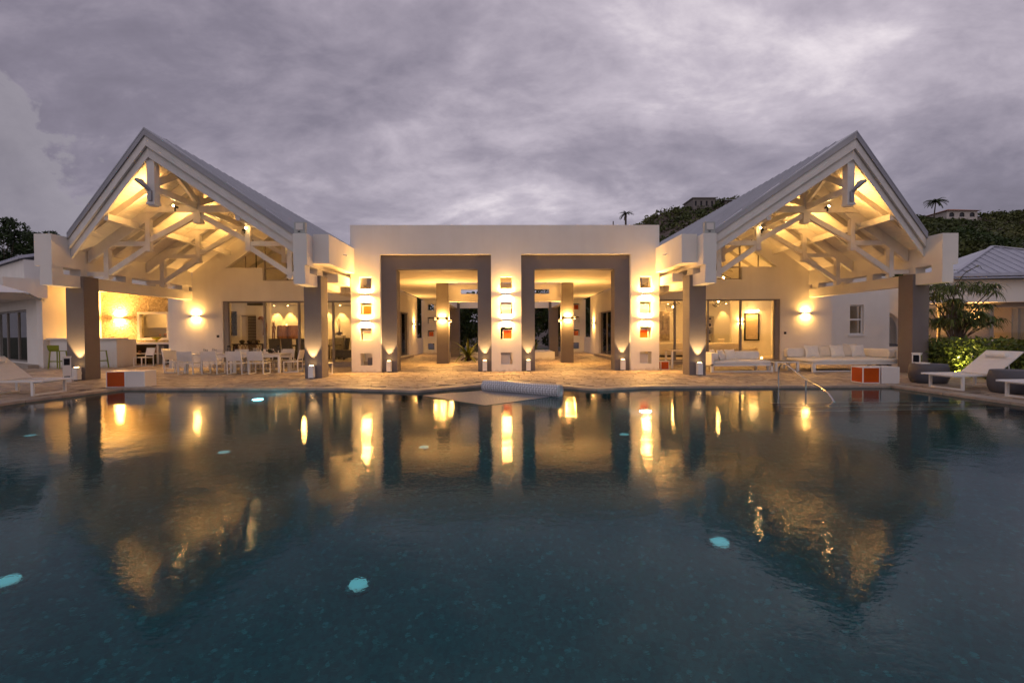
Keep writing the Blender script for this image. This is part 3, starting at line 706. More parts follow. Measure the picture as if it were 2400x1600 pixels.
    for y0, y1 in ((YA + 0.39, 15.79), (16.01, 18.34)):
        ym = (y0 + y1) / 2
        for a, b in (((x, y0, 5.82), (x, y1, 5.82)), ((x, y0, 6.02), (x, ym, 6.56)), ((x, ym, 6.56), (x, y1, 6.0))):
            MB().beam(a, b, 0.10, 0.19).build('ridge_brace', 'wood_white', t_)
    # gable back wall
    U = lambda dx: s * (XC + dx)      # dx < 0 points to the middle of the villa
    wl = [(6.0, 0), (15.25, 0), (15.25, 3.66), (14.16, 3.66), (14.16, zs(3.705)), (XC, ZS), (6.75, zs(3.705)), (6.75, 3.66), (6.0, 3.66)]
    oz = 0.15
    door = [(6.25, oz), (12.82, oz), (12.82, 3.0), (6.25, 3.0)]
    k = 0.95
    tri = [(XC + 0.55, 4.50), (XC + 2.2, 4.50), (XC, 4.50 + SL * 2.2), (XC - 2.0, 4.5 + SL * 0.2), (XC - 2.0, 3.92), (XC + 0.55, 3.92)]
    MB().polywall([[(s * a, b) for a, b in lp] for lp in (wl, door, tri)], lambda u, v, w: (u, YB + w, v), 0.30).build('gable_wall', 'plaster', t_)
    gw = MB(); yy = YB + 0.14
    for a, b in ((XC + 0.52, 3.92), (XC - 0.50, 3.92)): gw.box(s * a - 0.03, s * a + 0.03, yy, yy + 0.06, b, 4.5 + SL * (2.2 - abs(a - XC)) - 0.02)
    gw.box(s * (XC + 1.4) - 0.015, s * (XC + 1.4) + 0.015, yy, yy + 0.06, 4.5, 4.5 + SL * 0.8 - .02)
    gw.box(s * (XC - 2.0), s * (XC + 0.55), yy + 0.001, yy + 0.059, 4.47, 4.53); gw.box(s * (XC - 2.0), s * (XC + 0.55), yy, yy + 0.06, 3.92, 3.97)
    gwo = gw.build('gable_window', 'frame_alu', t_)
    MB().polywall([[(s * a, b) for a, b in tri]], lambda u, v, w: (u, yy + 0.025 + w, v), 0.008).build('pane', 'glass', gwo)
    # sliding doors
    fr = MB(); xs_ = (12.55, 11.0, 9.45, 7.90, 6.40)
    sdd = None
    f_ = MB(); f_.box(s * 12.60, s * 12.82, YB + 0.05, YB + 0.20, oz, 3.0); f_.box(s * 6.25, s * 12.6, YB + 0.08, YB + 0.20, 2.93, 3.0); f_.box(s * 6.25, s * 12.6, YB + 0.08, YB + 0.20, oz, 0.20)
    sdd = f_.build('sliding_door', 'frame_alu', t_)
    for i_, x0 in enumerate(xs_[1:4]):
        part('mullion', 'frame_alu', sdd, (s * (x0 - 0.045), s * (x0 + 0.045), YB + 0.09, YB + 0.19, 0.20, 2.93))
    part('mullion', 'frame_alu', sdd, (s * 12.56, s * 12.60, YB + 0.09, YB + 0.19, 0.20, 2.93))
    for a, b in zip(xs_, xs_[1:]):
        part('pane', 'glass', sdd, (s * (b + 0.045), s * (a - 0.045), YB + 0.135, YB + 0.143, 0.20, 2.93))
    part('door_step', 'coping', t_, (s * 6.0, s * 13.1, YB - 0.35, YB + 0.02, 0.0, 0.148))
    # room shell behind the glass
    part('room_floor', 'floor_in', t_, (s * 6.29, s * 15.0, YB + 0.02, 28.2, 0.05, 0.152))
    part('room_wall', 'plaster', t_, (s * 6.29, s * 15.25, 28.2, 28.45, 0.0, 6.9))
    part('room_wall', 'plaster', t_, (s * 15.0, s * 15.25, YB + 0.302, 28.199, 0.0, 4.3))
    part('room_wall', 'plaster', t_, (s * 6.30, s * 6.55, YB + 0.302, 24.15, 0.0, 4.3), (s * 6.30, s * 6.55, 28.95, 28.46, 0.0, 4.3), (s * 6.30, s * 6.55, 24.15, 28.2, 2.8, 4.3))
    sw = part('switch_plate', 'dark', t_, (s * 12.99, s * 13.10, YB - 0.012, YB - 0.001, 1.36, 1.47))
    return t_
pavL = pavilion(-1, 'left'); pavR = pavilion(1, 'right')
for s, sd_ in ((-1, 'left'), (1, 'right')):
    bollard((s * 6.55, 15.46, 0), (s * 6.55, 15.6, 2.0), P_BOL, f'white box uplight at the inner column of the {sd_} pavilion')
    sconce((s * 14.0, YB, 2.33), 0, 0.30, 0.07, 0.10, 16, f'wall lamp on the gable wall of the {sd_} pavilion beside its sliding door', 'lamps on the pavilion walls')
    # spot lamps clamped on the timbers, shining up at the boards
    for yy, dx, zz_, tgt, pw, lab in ((15.0, 0.16, 5.60, (1.7, -0.55), 125, 'on the front ridge brace'), (17.25, 0.16, 5.60, (1.7, 0.2), 125, 'on the middle ridge brace'), (19.6, 0.16, 5.55, (1.6, 0.2), 75, 'behind the rear truss'), (15.6, -1.70, 5.02, (-0.9, 0.1), 34, 'on an inner post of the front truss'), (18.9, -1.9, 4.9, (-0.7, 0.2), 28, 'on an inner post of the rear truss')):
        p = (s * (XC + dx), yy, zz_)
        t_ = thing('spot_lamp', p, f'spot lamp {lab} under the {sd_} gable roof', 'spot lamp', f'spot lamps in the {sd_} pavilion roof')
        d = Vector((s * (tgt[0]), tgt[1], 0.8)).normalized()
        b = MB().tube([Vector(p) - d * 0.09, Vector(p) + d * 0.02], 0.035, 10); b.build('lamp_head', 'dark', t_)
        part('clamp', 'dark', t_, (p[0] - 0.02, p[0] + 0.02, yy - 0.02, yy + 0.02, zz_ - 0.15, zz_ - 0.04))
        MB().lathe([(0.006, -.03), (0.024, -.02), (0.03, 0), (0.024, .02), (0.006, .03)], 12, Vector(p) + d * 0.045).build('bulb', 'roof_bulb', t_)
        lamp('SPOT', t_, Vector(p) + d * 0.085, pw, dirv=d, angle=118, blend=1.0, rad=0.03)
bollard((-14.22, 15.44, 0), (-14.30, 15.6, 2.0), P_BOL, 'white box uplight at the outer column of the left pavilion')
# flood lights on the beams and on the king posts
for s, sd_ in ((-1, 'left'), (1, 'right')):
    x = s * 6.56
    t_ = thing('floodlight', (x, 14.8, 4.66), f'square white floodlight on top of the inner beam of the {sd_} pavilion', 'floodlight', 'floodlights on the beams')
    part('housing', 'pot_light', t_, (x - 0.17, x + 0.17, 14.72, 14.86, 4.665, 5.04))
    part('glass_front', 'panel_white', t_, (x - 0.115, x + 0.115, 14.700, 14.719, 4.79, 5.0)); part('sensor', 'dark', t_, (x - 0.05, x + 0.02, 14.705, 14.719, 4.72, 4.75))
    x = s * (XC + 0.0); y0 = YA + 0.17
    t_ = thing('twin_spotlight', (x, y0, 5.8), f'grey angled spotlight on the front king post of the {sd_} pavilion', 'spotlight', 'spotlights on the king posts')
    b = MB().tube([(x + s * 0.02, y0 - 0.02, 5.72), (x + s * 0.06, y0 - 0.10, 5.80), (x + s * 0.16, y0 - 0.14, 5.93), (x + s * 0.30, y0 - 0.18, 6.0)], [0.05, 0.06, 0.085, 0.045], 12); b.build('lamp_head', 'flashing', t_)
    part('bracket', 'flashing', t_, (x - 0.05, x + 0.05, y0 - 0.06, y0 - 0.002, 5.42, 5.72))

# ================================================================== LEFT: outdoor kitchen and annex
kit = thing('kitchen_pavilion', (-18.5, 23.5, 0), 'open kitchen niche with golden rough stone wall behind the dining terrace', 'building')
kw = MB().polywall([[(-21.2, 0), (-15.26, 0), (-15.26, 3.75), (-21.2, 3.75)], [(-19.25, 1.30), (-17.75, 1.30), (-17.75, 2.62), (-19.25, 2.62)]], lambda u, v, w: (u, 24.6 + w, v), 0.3)
kw.build('stone_wall', 'stone_wall', kit)
part('side_wall', 'plaster', kit, (-21.45, -21.2, 21.5, 24.9, 0, 3.75))
part('roof_slab', 'plaster', kit, (-21.45, -14.95, 21.45, 24.9, 3.755, 4.05))
kf = MB().polywall([[(-19.32, 1.22), (-17.68, 1.22), (-17.68, 2.70), (-19.32, 2.70)], [(-19.2, 1.34), (-17.8, 1.34), (-17.8, 2.58), (-19.2, 2.58)]], lambda u, v, w: (u, 24.54 + w, v), 0.16).build('window_frame', 'plaster', kit)
part('pane', 'glass', kf, (-19.2, -17.8, 24.62, 24.628, 1.34, 2.58))
part('back_room_wall', 'plaster', kit, (-21, -16, 27.0, 27.2, 0, 3.7))
part('back_room_wall', 'plaster', kit, (-21.45, -21.2, 24.91, 27.2, 0, 3.75), (-16.2, -16, 24.91, 27.0, 0, 3.75)); part('back_room_wall', 'plaster', kit, (-21.2, -16, 24.91, 27.2, 3.76, 3.9))
cab = part('wall_cabinet', 'panel_white', kit, (-20.4, -17.0, 26.6, 26.98, 1.9, 2.7)); part('cabinet_gap', 'dark', cab, (-18.62, -18.60, 26.585, 26.6, 1.9, 2.7))
part('back_counter', 'house_dim', kit, (-20.6, -16.6, 26.35, 26.98, 0, 1.42))
lamp('AREA', kit, (-18.6, 25.8, 3.4), 30, 0.6, 0.6, (0, 0, -1), name='kitchen_ceiling_light')
for i in range(9):
    x = -19.5 + i * 0.23 + random.uniform(-.05, .05); h = random.uniform(0.12, 0.3); r = random.uniform(0.05, 0.1)
    t_ = MB().lathe([(r * .9, 0), (r, h * .3), (r * .95, h * .8), (r * .5, h)], 12, (x, 26.45, 1.421)).build('kitchen_pot', random.choice(['dark', 'steel', 'brown_wood']))
    tag(t_, 'dark pots and utensils on the back counter behind the kitchen window', 'pot', 'pots behind the kitchen window')
sconce((-20.25, 24.6, 2.41), 0, 0.42, 0.10, 0.22, 70, 'wall lamp on the rough golden stone wall of the outdoor kitchen', 'lamps on the pavilion walls')
# worktop with open shelves
ctr = thing('kitchen_counter', (-18.5, 23.9, 0), 'pale worktop with dark open shelves below the kitchen window', 'counter')
part('worktop', 'plaster', ctr, (-19.5, -16.2, 23.4, 24.53, 1.02, 1.12)); part('side_panel', 'plaster', ctr, (-19.5, -19.4, 23.45, 24.53, 0, 1.02), (-16.35, -16.25, 23.45, 24.53, 0, 1.02))
part('back_panel', 'dark_wood', ctr, (-19.39, -16.36, 24.4, 24.5, 0, 1.02)); part('shelf', 'panel_grey', ctr, (-19.39, -16.36, 23.5, 24.39, 0.52, 0.57)); part('post', 'panel_grey', ctr, (-17.55, -17.45, 23.47, 24.39, 0, 1.019))
for i in range(14):
    x = -19.2 + i * 0.2; zb = 0.571 if i % 2 else 0.0; h = random.uniform(.12, .34)
    b = MB().lathe([(0.06, 0), (0.07, h * .5), (0.05, h)], 10, (x, 23.8 + random.uniform(-.1, .1), zb)).build('stored_jar', random.choice(['dark_wood', 'bottle_dark', 'brown_wood', 'panel_grey']))
    tag(b, 'small dark jar stored on the open shelves of the kitchen counter', 'jar', 'jars under the kitchen counter')
bar = thing('bar_counter', (-19.3, 21.9, 0), 'white plastered bar counter behind the green stools', 'bar')
part('bar_front', 'plaster', bar, (-21.15, -18.1, 21.75, 22.0, 0, 1.30)); part('bar_side', 'plaster', bar, (-18.35, -18.1, 22.001, 22.9, 0, 1.30)); part('bar_top', 'plaster', bar, (-21.17, -18.03, 21.62, 22.35, 1.301, 1.36))
bl = MB().lathe([(0.10, 0), (0.03, 0.03), (0.03, 0.10), (0.16, 0.16), (0.27, 0.27), (0.25, 0.27), (0.12, 0.17)], 24, (-17.75, 23.75, 1.121), closed=False).build('fruit_bowl', 'bowl_green')
tag(bl, 'yellow green footed fruit bowl on the kitchen worktop', 'bowl')
fc = thing('tap', (-18.95, 24.2, 1.12), 'thin steel arched tap on the kitchen worktop', 'tap')
MB().tube([(-18.95, 24.3, 1.12), (-18.95, 24.3, 1.5), (-18.95, 24.22, 1.58), (-18.95, 24.05, 1.58), (-18.95, 24.0, 1.48)], 0.012, 8).build('spout', 'steel', fc)
MB().tube([(-18.85, 24.3, 1.12), (-18.85, 24.3, 1.2)], 0.012, 8).build('lever', 'steel', fc)
# bar stools
def stool():
    t_ = thing('bar_stool', (0, 0, 0), None, 'stool', 'green bar stools')
    for sx_ in (-1, 1):
        for sy_ in (-1, 1):
            MB().beam((sx_ * 0.24, sy_ * 0.23, 0), (sx_ * 0.19, sy_ * 0.17, 0.78), 0.035, 0.035, (0, 1, 0)).build('leg', 'lime', t_)
    part('seat', 'lime', t_, (-0.21, 0.21, -0.20, 0.20, 0.78, 0.805))
    MB().hexa([(-0.23, -0.24, 0.86), (0.23, -0.24, 0.86), (0.21, -0.20, 0.80), (-0.21, -0.20, 0.80), (-0.25, -0.27, 1.06), (0.25, -0.27, 1.06), (0.25, -0.25, 1.06), (-0.25, -0.25, 1.06)]).build('backrest', 'lime', t_)
    part('footrest', 'lime', t_, (-0.225, 0.225, -0.215, -0.19, 0.3, 0.325), (-0.225, 0.225, 0.19, 0.215, 0.3, 0.325), (-0.225, -0.2, -0.2, 0.2, 0.34, 0.365), (0.2, 0.225, -0.2, 0.2, 0.34, 0.365))
    return t_
s0 = stool()
place(s0, (-20.15, 21.1, 0), 0.06, 'lime green bar stool seen to the left of the left outer column')
place(copy_tree(s0), (-18.45, 21.2, 0), -0.1, 'lime green bar stool seen to the right of the left outer column')
# left annex (turned away)
anx = thing('annex_house', (-23, 23, 0), 'low white annex with curtained sliding door at the far left', 'building')
AX = Matrix.Translation((-21.45, 21.5, 0)) @ Matrix.Rotation(R(180 - 33), 4, 'Z')   # local x runs along the wall away from the villa, local y outwards to pool (-)
def abox(name, mt, par, *bs):
    b = MB()
    for x in bs: b.box(*x)
    b.xform(AX); return b.build(name, mt, par)
awl = MB().polywall([[(0, 0), (9, 0), (9, 3.2), (0, 3.2)], [(1.6, 0.2), (7.5, 0.2), (7.5, 2.75), (1.6, 2.75)]], lambda u, v, w: (u, -w, v), 0.3); awl.xform(AX); awl.build('front_wall', 'plaster', anx)
abox('eave_band', 'plaster', anx, (-0.35, 9, -0.3, 1.1, 3.2, 4.05))
abox('upper_wall', 'plaster', anx, (2.3, 9, -4.3, -0.1, 4.051, 5.19))
abox('door_step', 'coping', anx, (-0.1, 9, 0.005, 0.35, 0, 0.16))
fr_ = abox('sliding_door', 'frame_alu', anx, (1.6, 7.5, -0.2, -0.1, 2.66, 2.75), (1.6, 7.5, -0.2, -0.1, 0.2, 0.28), (1.6, 1.68, -0.2, -0.1, 0.28, 2.66), (3.5, 3.6, -0.2, -0.1, 0.28, 2.66), (5.5, 5.6, -0.2, -0.1, 0.28, 2.66))
for a, b in ((1.68, 3.5), (3.6, 5.5), (5.6, 7.5)): abox('pane', 'glass_tint', fr_, (a, b, -0.155, -0.147, 0.28, 2.66))
cu = MB(); o = 0
for i in range(120):
    xx = 2.1 + i * 0.045; cu.v += [tuple(AX @ Vector((xx, -0.55 + 0.05 * math.sin(i * 0.9) + 0.02 * math.sin(i * 2.3), z))) for z in (0.2, 2.75)]
for i in range(119): cu.f.append((2 * i, 2 * i + 2, 2 * i + 3, 2 * i + 1))
cu.build('curtain', 'curtain', anx, smooth=True)
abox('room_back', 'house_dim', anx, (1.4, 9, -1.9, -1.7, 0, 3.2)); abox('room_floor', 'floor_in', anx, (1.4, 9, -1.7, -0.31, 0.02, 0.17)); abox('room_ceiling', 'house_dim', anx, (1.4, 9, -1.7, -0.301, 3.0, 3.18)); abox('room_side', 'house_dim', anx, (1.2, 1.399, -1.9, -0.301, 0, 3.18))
rfa = MB().hexa([tuple(AX @ Vector(p)) for p in ((2.2, 0.1, 5.20), (9, 0.1, 5.20), (9, -4.5, 6.65), (2.2, -4.5, 6.65), (2.2, 0.1, 5.26), (9, 0.1, 5.26), (9, -4.5, 6.71), (2.2, -4.5, 6.71))]).build('roof', 'roof_pale', anx)
for i in range(16):
    xx = 2.25 + i * 0.42
    MB().hexa([tuple(AX @ Vector(p)) for p in ((xx, 0.1, 5.265), (xx + .07, 0.1, 5.265), (xx + .07, -4.5, 6.715), (xx, -4.5, 6.715), (xx + .01, 0.1, 5.34), (xx + .05, 0.1, 5.34), (xx + .05, -4.5, 6.79), (xx + .01, -4.5, 6.79))]).build('roof_seam', 'roof_pale', rfa)
sconce((-21.2, 22.4, 2.35), R(90), 0.24, 0.05, 0.08, 0.0, 'unlit white wall lamp on the side wall behind the left outer column', 'unlit wall lamps') if False else None

# ================================================================== RIGHT: side wall, arch, annex
rw = thing('service_wall', (17, 22.4, 0), 'white side wall with a small sash window right of the sofa', 'wall')
RWY = 22.3
MB().polywall([[(15.26, 0), (19.05, 0), (19.05, 4.2), (15.26, 4.2)], [(17.05, 1.32), (17.75, 1.32), (17.75, 2.78), (17.05, 2.78)]], lambda u, v, w: (u, RWY + w, v), 0.3).build('wall_body', 'plaster', rw)
part('wall_return', 'plaster', rw, (15.255, 15.5, 21.402, 22.299, 0, 4.2))
wf = part('window', 'alu_white', rw, (17.05, 17.10, RWY + .12, RWY + .18, 1.32, 2.78), (17.70, 17.75, RWY + .12, RWY + .18, 1.32, 2.78), (17.10, 17.70, RWY + .12, RWY + .18, 2.72, 2.78), (17.10, 17.70, RWY + .12, RWY + .18, 1.32, 1.38), (17.10, 17.70, RWY + .11, RWY + .19, 2.02, 2.10))
part('pane', 'glass_tint', wf, (17.10, 17.70, RWY + .145, RWY + .152, 1.38, 2.02), (17.10, 17.70, RWY + .145, RWY + .152, 2.10, 2.72)); part('sill', 'alu_white', wf, (16.95, 17.85, RWY - 0.07, RWY + 0.119, 1.24, 1.315))
part('blind', 'panel_cream', wf, (17.0, 17.8, RWY + 0.5, RWY + 0.52, 1.2, 2.9))
t_ = tag(part('unlit_wall_lamp', 'alu_white', None, (15.9, 16.22, RWY - 0.10, RWY - 0.001, 2.42, 2.50), (15.98, 16.14, RWY - 0.08, RWY - 0.001, 2.36, 2.42)), 'small unlit white wall lamp left of the sash window', 'wall lamp')
aw = thing('arch_wall', (20.5, 25.0, 0), 'shaded white wall with a round arched seat niche behind the right outer column', 'wall')
arc = [(19.2, 0.5)] + [(21.05 + 1.05 * math.cos(a), 1.5 + 1.05 * math.sin(a)) for a in np.linspace(math.pi, 0, 17)] + [(22.1, 0.63)]
arc[0] = (20.0, 0.63)
MB().polywall([[(18.6, 0), (23.5, 0), (23.5, 4.3), (18.6, 4.3)], arc], lambda u, v, w: (u, 25.0 + w, v), 0.35).build('wall_body', 'plaster', aw)
part('niche_back', 'plaster', aw, (18.8, 23.3, 26.3, 26.5, 0, 4.0)); part('niche_seat', 'plaster', aw, (19.0, 23.0, 24.6, 26.3, 0.0, 0.62)); part('seat_pad', 'pillow_stripe', aw, (19.3, 22.6, 24.75, 26.2, 0.62, 0.74)); part('vent_plate', 'panel_grey', aw, (20.3, 20.62, 24.585, 24.599, 0.25, 0.5))
pl_ = thing('striped_pillow', (21.0, 25.3, 0.74), 'grey and white zigzag striped pillow in the arched niche', 'pillow')
for i in range(7):
    MB().box(20.5, 21.2, 25.25 + i * .03, 25.40 + i * .03, 0.745 + i * 0.11, 0.745 + i * 0.11 + 0.11).build('stripe', ('pillow_stripe', 'cushion')[i % 2], pl_)
anr = thing('annex_house', (23, 22.4, 0), 'low white annex with grey hip roof and lamp-lit window behind the hedge', 'building')
BX = Matrix.Translation((20.6, 22.6, 0)) @ Matrix.Rotation(R(-10), 4, 'Z')
def bbox(name, mt, par, *bs):
    b = MB()
    for x in bs: b.box(*x)
    b.xform(BX); return b.build(name, mt, par)
bwl = MB().polywall([[(1.95, 0), (9, 0), (9, 2.85), (1.95, 2.85)], [(3.3, 0.2), (8.4, 0.2), (8.4, 2.72), (3.3, 2.72)]], lambda u, v, w: (u, w, v), 0.3); bwl.xform(BX); bwl.build('front_wall', 'taupe', anr)
bbox('recessed_wall', 'plaster', anr, (0.75, 1.5, 1.4, 1.6, 0, 2.85)); bbox('pier', 'taupe', anr, (1.5, 1.949, 0.05, 0.5, 0, 2.85)); bbox('dark_door', 'dark_wood', anr, (1.51, 1.94, 0.6, 0.7, 0, 2.8))
bbox('parapet_band', 'plaster', anr, (1.0, 9.5, -0.25, 0.6, 2.851, 3.95)); bbox('parapet_band', 'plaster', anr, (0.70, 0.999, 0.9, 1.7, 2.851, 3.95))
wdw = bbox('window', 'frame_alu', anr, (3.3, 3.55, 0.1, 0.2, 0.2, 2.72), (5.2, 5.3, 0.1, 0.2, 0.2, 2.72), (3.55, 8.4, 0.1, 0.2, 2.62, 2.72))
bbox('pane', 'glass', wdw, (3.55, 5.2, 0.145, 0.152, 0.2, 2.62)); bbox('pane', 'glass', wdw, (5.3, 8.4, 0.145, 0.152, 0.2, 2.62))
bbox('room_back', 'panel_cream', anr, (2.0, 9, 3.2, 3.4, 0, 2.85)); bbox('room_side', 'panel_cream', anr, (2.0, 2.2, 0.31, 3.2, 0, 2.85)); bbox('room_ceiling', 'panel_cream', anr, (2.2, 9, 0.31, 3.2, 2.72, 2.85)); bbox('room_floor', 'floor_in', anr, (2, 9, 0.31, 3.2, 0.02, 0.2))
cu = MB()
for i in range(60):
    xx = 4.7 + i * 0.045; cu.v += [tuple(BX @ Vector((xx + 0.03, 0.62 + 0.06 * math.sin(i * 0.9), z))) for z in (0.2, 2.6)]
for i in range(59): cu.f.append((2 * i, 2 * i + 2, 2 * i + 3, 2 * i + 1))
cu.build('curtain', 'curtain', anr, smooth=True)
lamp('POINT', anr, BX @ Vector((3.4, 1.7, 2.2)), 26, rad=0.08, name='room_light')
hp = [Vector(p) for p in ((1.5, -0.3, 4.25), (11.5, -0.3, 4.25), (11.5, 6.0, 4.25), (1.5, 6.0, 4.25), (5.45, 2.7, 6.0), (5.55, 2.7, 6.0))]
for nm_, z0, k in (('roof', 0.0, 1),):
    b = MB(); b.add([tuple(BX @ p) for p in hp], [(0, 1, 5, 4), (1, 2, 5), (2, 3, 4, 5), (3, 0, 4), (0, 3, 2, 1)]); rfo = b.build('roof', 'roof_pale', anr)
bbox('roof_skirt', 'roof_pale', rfo, (1.45, 11.6, -0.36, -0.30, 4.12, 4.26))
sk = MB().hexa([tuple(BX @ Vector(p)) for p in ((1.4, -0.75, 3.96), (10.6, -0.75, 3.96), (10.6, 0.2, 4.11), (1.4, 0.2, 4.11), (1.4, -0.75, 3.99), (10.6, -0.75, 3.99), (10.6, 0.2, 4.14), (1.4, 0.2, 4.14))]).build('roof_skirt', 'roof_pale', rfo)
for i in range(22):
    f = i / 21; x0 = 1.75 + f * 9.2
    xt = 3.4 + f * 4.4 if False else x0
    top_t = min(0.97, (x0 - 1.5) / 3.95, (11.5 - x0) / 6.0)
    a = Vector((x0, -0.3, 4.26)); e = Vector((x0, -0.3 + 3.0 * top_t, 4.26 + 1.75 * top_t))
    if top_t > 0.08: MB().beam(BX @ a, BX @ e, 0.05, 0.05).build('roof_seam', 'roof_pale', rfo)
    MB().beam(BX @ Vector((x0, -0.72, 4.0)), BX @ Vector((x0, 0.15, 4.15)), 0.05, 0.05).build('roof_seam', 'roof_pale', rfo)
for a, b in ((0, 4), (1, 5), (4, 5)):
    MB().beam(BX @ (hp[a] + Vector((0, 0, .03))), BX @ (hp[b] + Vector((0, 0, .03))), 0.18, 0.06).build('ridge_cap', 'roof_pale', rfo)
p = BX @ Vector((2.65, 0.0, 2.22)); sconce(tuple(p), R(-10), 0.30, 0.06, 0.10, 22, 'wall lamp on the grey wall of the right annex beside its window', 'lamps on the pavilion walls')
p = BX @ Vector((1.1, 1.4, 2.1)); sconce(tuple(p), R(-10), 0.26, 0.06, 0.10, 22, 'wall lamp half hidden behind the drooping leaves at the right annex', 'lamps on the pavilion walls')

# ================================================================== TERRACE FURNITURE
def chair():
    t_ = thing('dining_chair', (0, 0, 0), None, 'chair', 'white sling chairs of the dining terrace')   # faces +Y
    w, d, h = 0.27, 0.26, 0.44; r = 0.034
    for sx_ in (-1, 1):
        x = sx_ * w
        part('leg', 'alu_white', t_, (x - r / 2, x + r / 2, -d - r / 2, -d + r / 2, 0, h)); part('leg', 'alu_white', t_, (x - r / 2, x + r / 2, d - r / 2, d + r / 2, 0, h))
        part('runner', 'alu_white', t_, (x - r / 2, x + r / 2, -d + r / 2, d - r / 2, 0, r))
        part('side_rail', 'alu_white', t_, (x - r / 2, x + r / 2, -d + r / 2, d - r / 2, h - r, h))
        MB().beam((x, -d + 0.01, h), (x, -d - 0.09, 0.87), 0.03, 0.03, (0, 1, 0)).build('back_post', 'alu_white', t_)
    part('seat', 'sling', t_, (-w + 0.02, w - 0.02, -d, d, h - 0.022, h - 0.004)); part('rear_rail', 'alu_white', t_, (-w + r / 2, w - r / 2, -d - 0.015, -d + 0.017, h - r, h - 0.023))
    b = MB(); nseg = 6
    for i in range(nseg + 1):
        f = i / nseg; z = 0.51 + f * 0.36; y = -d + 0.01 - 0.10 * ((z - 0.44) / 0.43); sag = 0.02 * math.sin(f * math.pi)
        b.v += [(-w - 0.012, y - 0.018, z), (0, y - 0.018 - sag, z), (w + 0.012, y - 0.018, z), (w + 0.012, y + 0.018, z), (0, y + 0.018 - sag, z), (-w - 0.012, y + 0.018, z)]
    for i in range(nseg):
        for k in range(6): b.f.append((i * 6 + k, i * 6 + (k + 1) % 6, (i + 1) * 6 + (k + 1) % 6, (i + 1) * 6 + k))
    b.f.append((0, 1, 2, 3, 4, 5)); b.f.append(tuple(nseg * 6 + k for k in (5, 4, 3, 2, 1, 0)))
    b.build('backrest', 'sling', t_)
    return t_
c0 = chair()
CH = [((-12.0, 17.65, 0), 0, 'white sling chair, first from the left in the front row of the dining table'), ((-11.1, 17.6, 0), 0.03, 'white sling chair, second from the left in the front row of the dining table'),
      ((-10.15, 17.58, 0), -0.02, 'white sling chair, third from the left in the front row of the dining table'), ((-9.36, 17.55, 0), 0.02, 'white sling chair, rightmost in the front row of the dining table'),
      ((-12.2, 19.25, 0), math.pi, 'white sling chair across the dining table at its left end, back towards the wall lamp'), ((-11.15, 19.25, 0), math.pi, 'white sling chair across the dining table behind the left lantern'),
      ((-10.1, 19.25, 0), math.pi - .04, 'white sling chair across the dining table behind the ice bucket'), ((-9.2, 19.2, 0), math.pi, 'white sling chair across the dining table at its right end'),
      ((-8.45, 18.35, 0), math.pi / 2 + 0.08, 'white sling chair at the right head of the dining table, seen from its side'), ((-13.15, 18.55, 0), -math.pi / 2 - 0.25, 'white sling chair at the left head of the dining table'),
      ((-14.9, 20.9, 0), -math.pi / 2 - 0.3, 'white sling chair pulled towards the kitchen corner of the gable wall'), ((-17.3, 22.3, 0), math.pi - 0.35, 'white sling chair in front of the kitchen counter'),
      ((-6.75, 16.9, 0), -math.pi / 2, 'white sling chair half hidden behind the inner column of the left pavilion')]
for i, (lc, rz, lab) in enumerate(CH):
    place(c0 if i == 0 else copy_tree(c0), lc, rz, lab)
def dtable(x0, x1, lab):
    t_ = thing('dining_table', ((x0 + x1) / 2, 18.4, 0), lab, 'table', 'dining tables set end to end')
    part('table_top', 'panel_white', t_, (x0, x1, 17.88, 18.92, 0.70, 0.74)); part('apron', 'alu_white', t_, (x0 + .02, x1 - .02, 17.90, 17.94, 0.62, 0.70), (x0 + .02, x1 - .02, 18.86, 18.90, 0.62, 0.70))
    for xx in (x0 + 0.05, x1 - 0.05):
        for yy in (17.93, 18.87): part('leg', 'alu_white', t_, (xx - .04, xx + .04, yy - .04, yy + .04, 0, 0.62))
dtable(-12.42, -10.58, 'white dining table on the left, set for a meal'); dtable(-10.56, -8.75, 'white dining table on the right, joined to the left one')
# things on the table
def lantern_glass(x, y, lab):
    t_ = thing('candle_lantern', (x, y, 0.74), lab, 'lantern', 'glass lanterns on the dining table')
    MB().lathe([(0.05, 0), (0.055, 0.02), (0.055, 0.26)], 16, (x, y, 0.741), closed=False).build('glass_cylinder', 'glass_ware', t_)
    MB().lathe([(0.058, 0.26), (0.058, 0.31)], 16, (x, y, 0.741)).build('cap', 'dark', t_); MB().lathe([(0.025, 0), (0.025, 0.10)], 10, (x, y, 0.742)).build('candle_body', 'cushion', t_)
lantern_glass(-11.05, 18.5, 'glass lantern with black cap, left one on the dining table'); lantern_glass(-9.15, 18.6, 'glass lantern with black cap, right one on the dining table')
bk = thing('ice_bucket', (-9.95, 18.45, 0.74), 'steel ice bucket with a bottle on the dining table', 'bucket')
MB().lathe([(0.09, 0), (0.12, 0.2), (0.13, 0.21), (0.11, 0.2)], 20, (-9.95, 18.45, 0.741), closed=False).build('bucket_body', 'steel', bk)
bt = tag(MB().lathe([(0.035, 0), (0.038, 0.18), (0.015, 0.25), (0.014, 0.32)], 12, (-9.66, 18.35, 0.741)).build('wine_bottle', 'bottle_dark'), 'dark wine bottle right of the ice bucket', 'bottle')
bw_ = tag(MB().lathe([(0.06, 0), (0.13, 0.05), (0.16, 0.10), (0.14, 0.10), (0.05, 0.03)], 20, (-9.42, 18.5, 0.741), closed=False).build('salad_bowl', 'dark_wood'), 'dark bowl with greenery between bucket and right lantern', 'bowl')
P = np.array((-9.42, 18.5, 0.86)) + rng.normal(size=(60, 3)) * (0.06, 0.06, 0.025); U_, V_ = leaf_axes(60, .04, .015); quads('greens', P, U_, V_, 'leaf_dark', bw_, True)
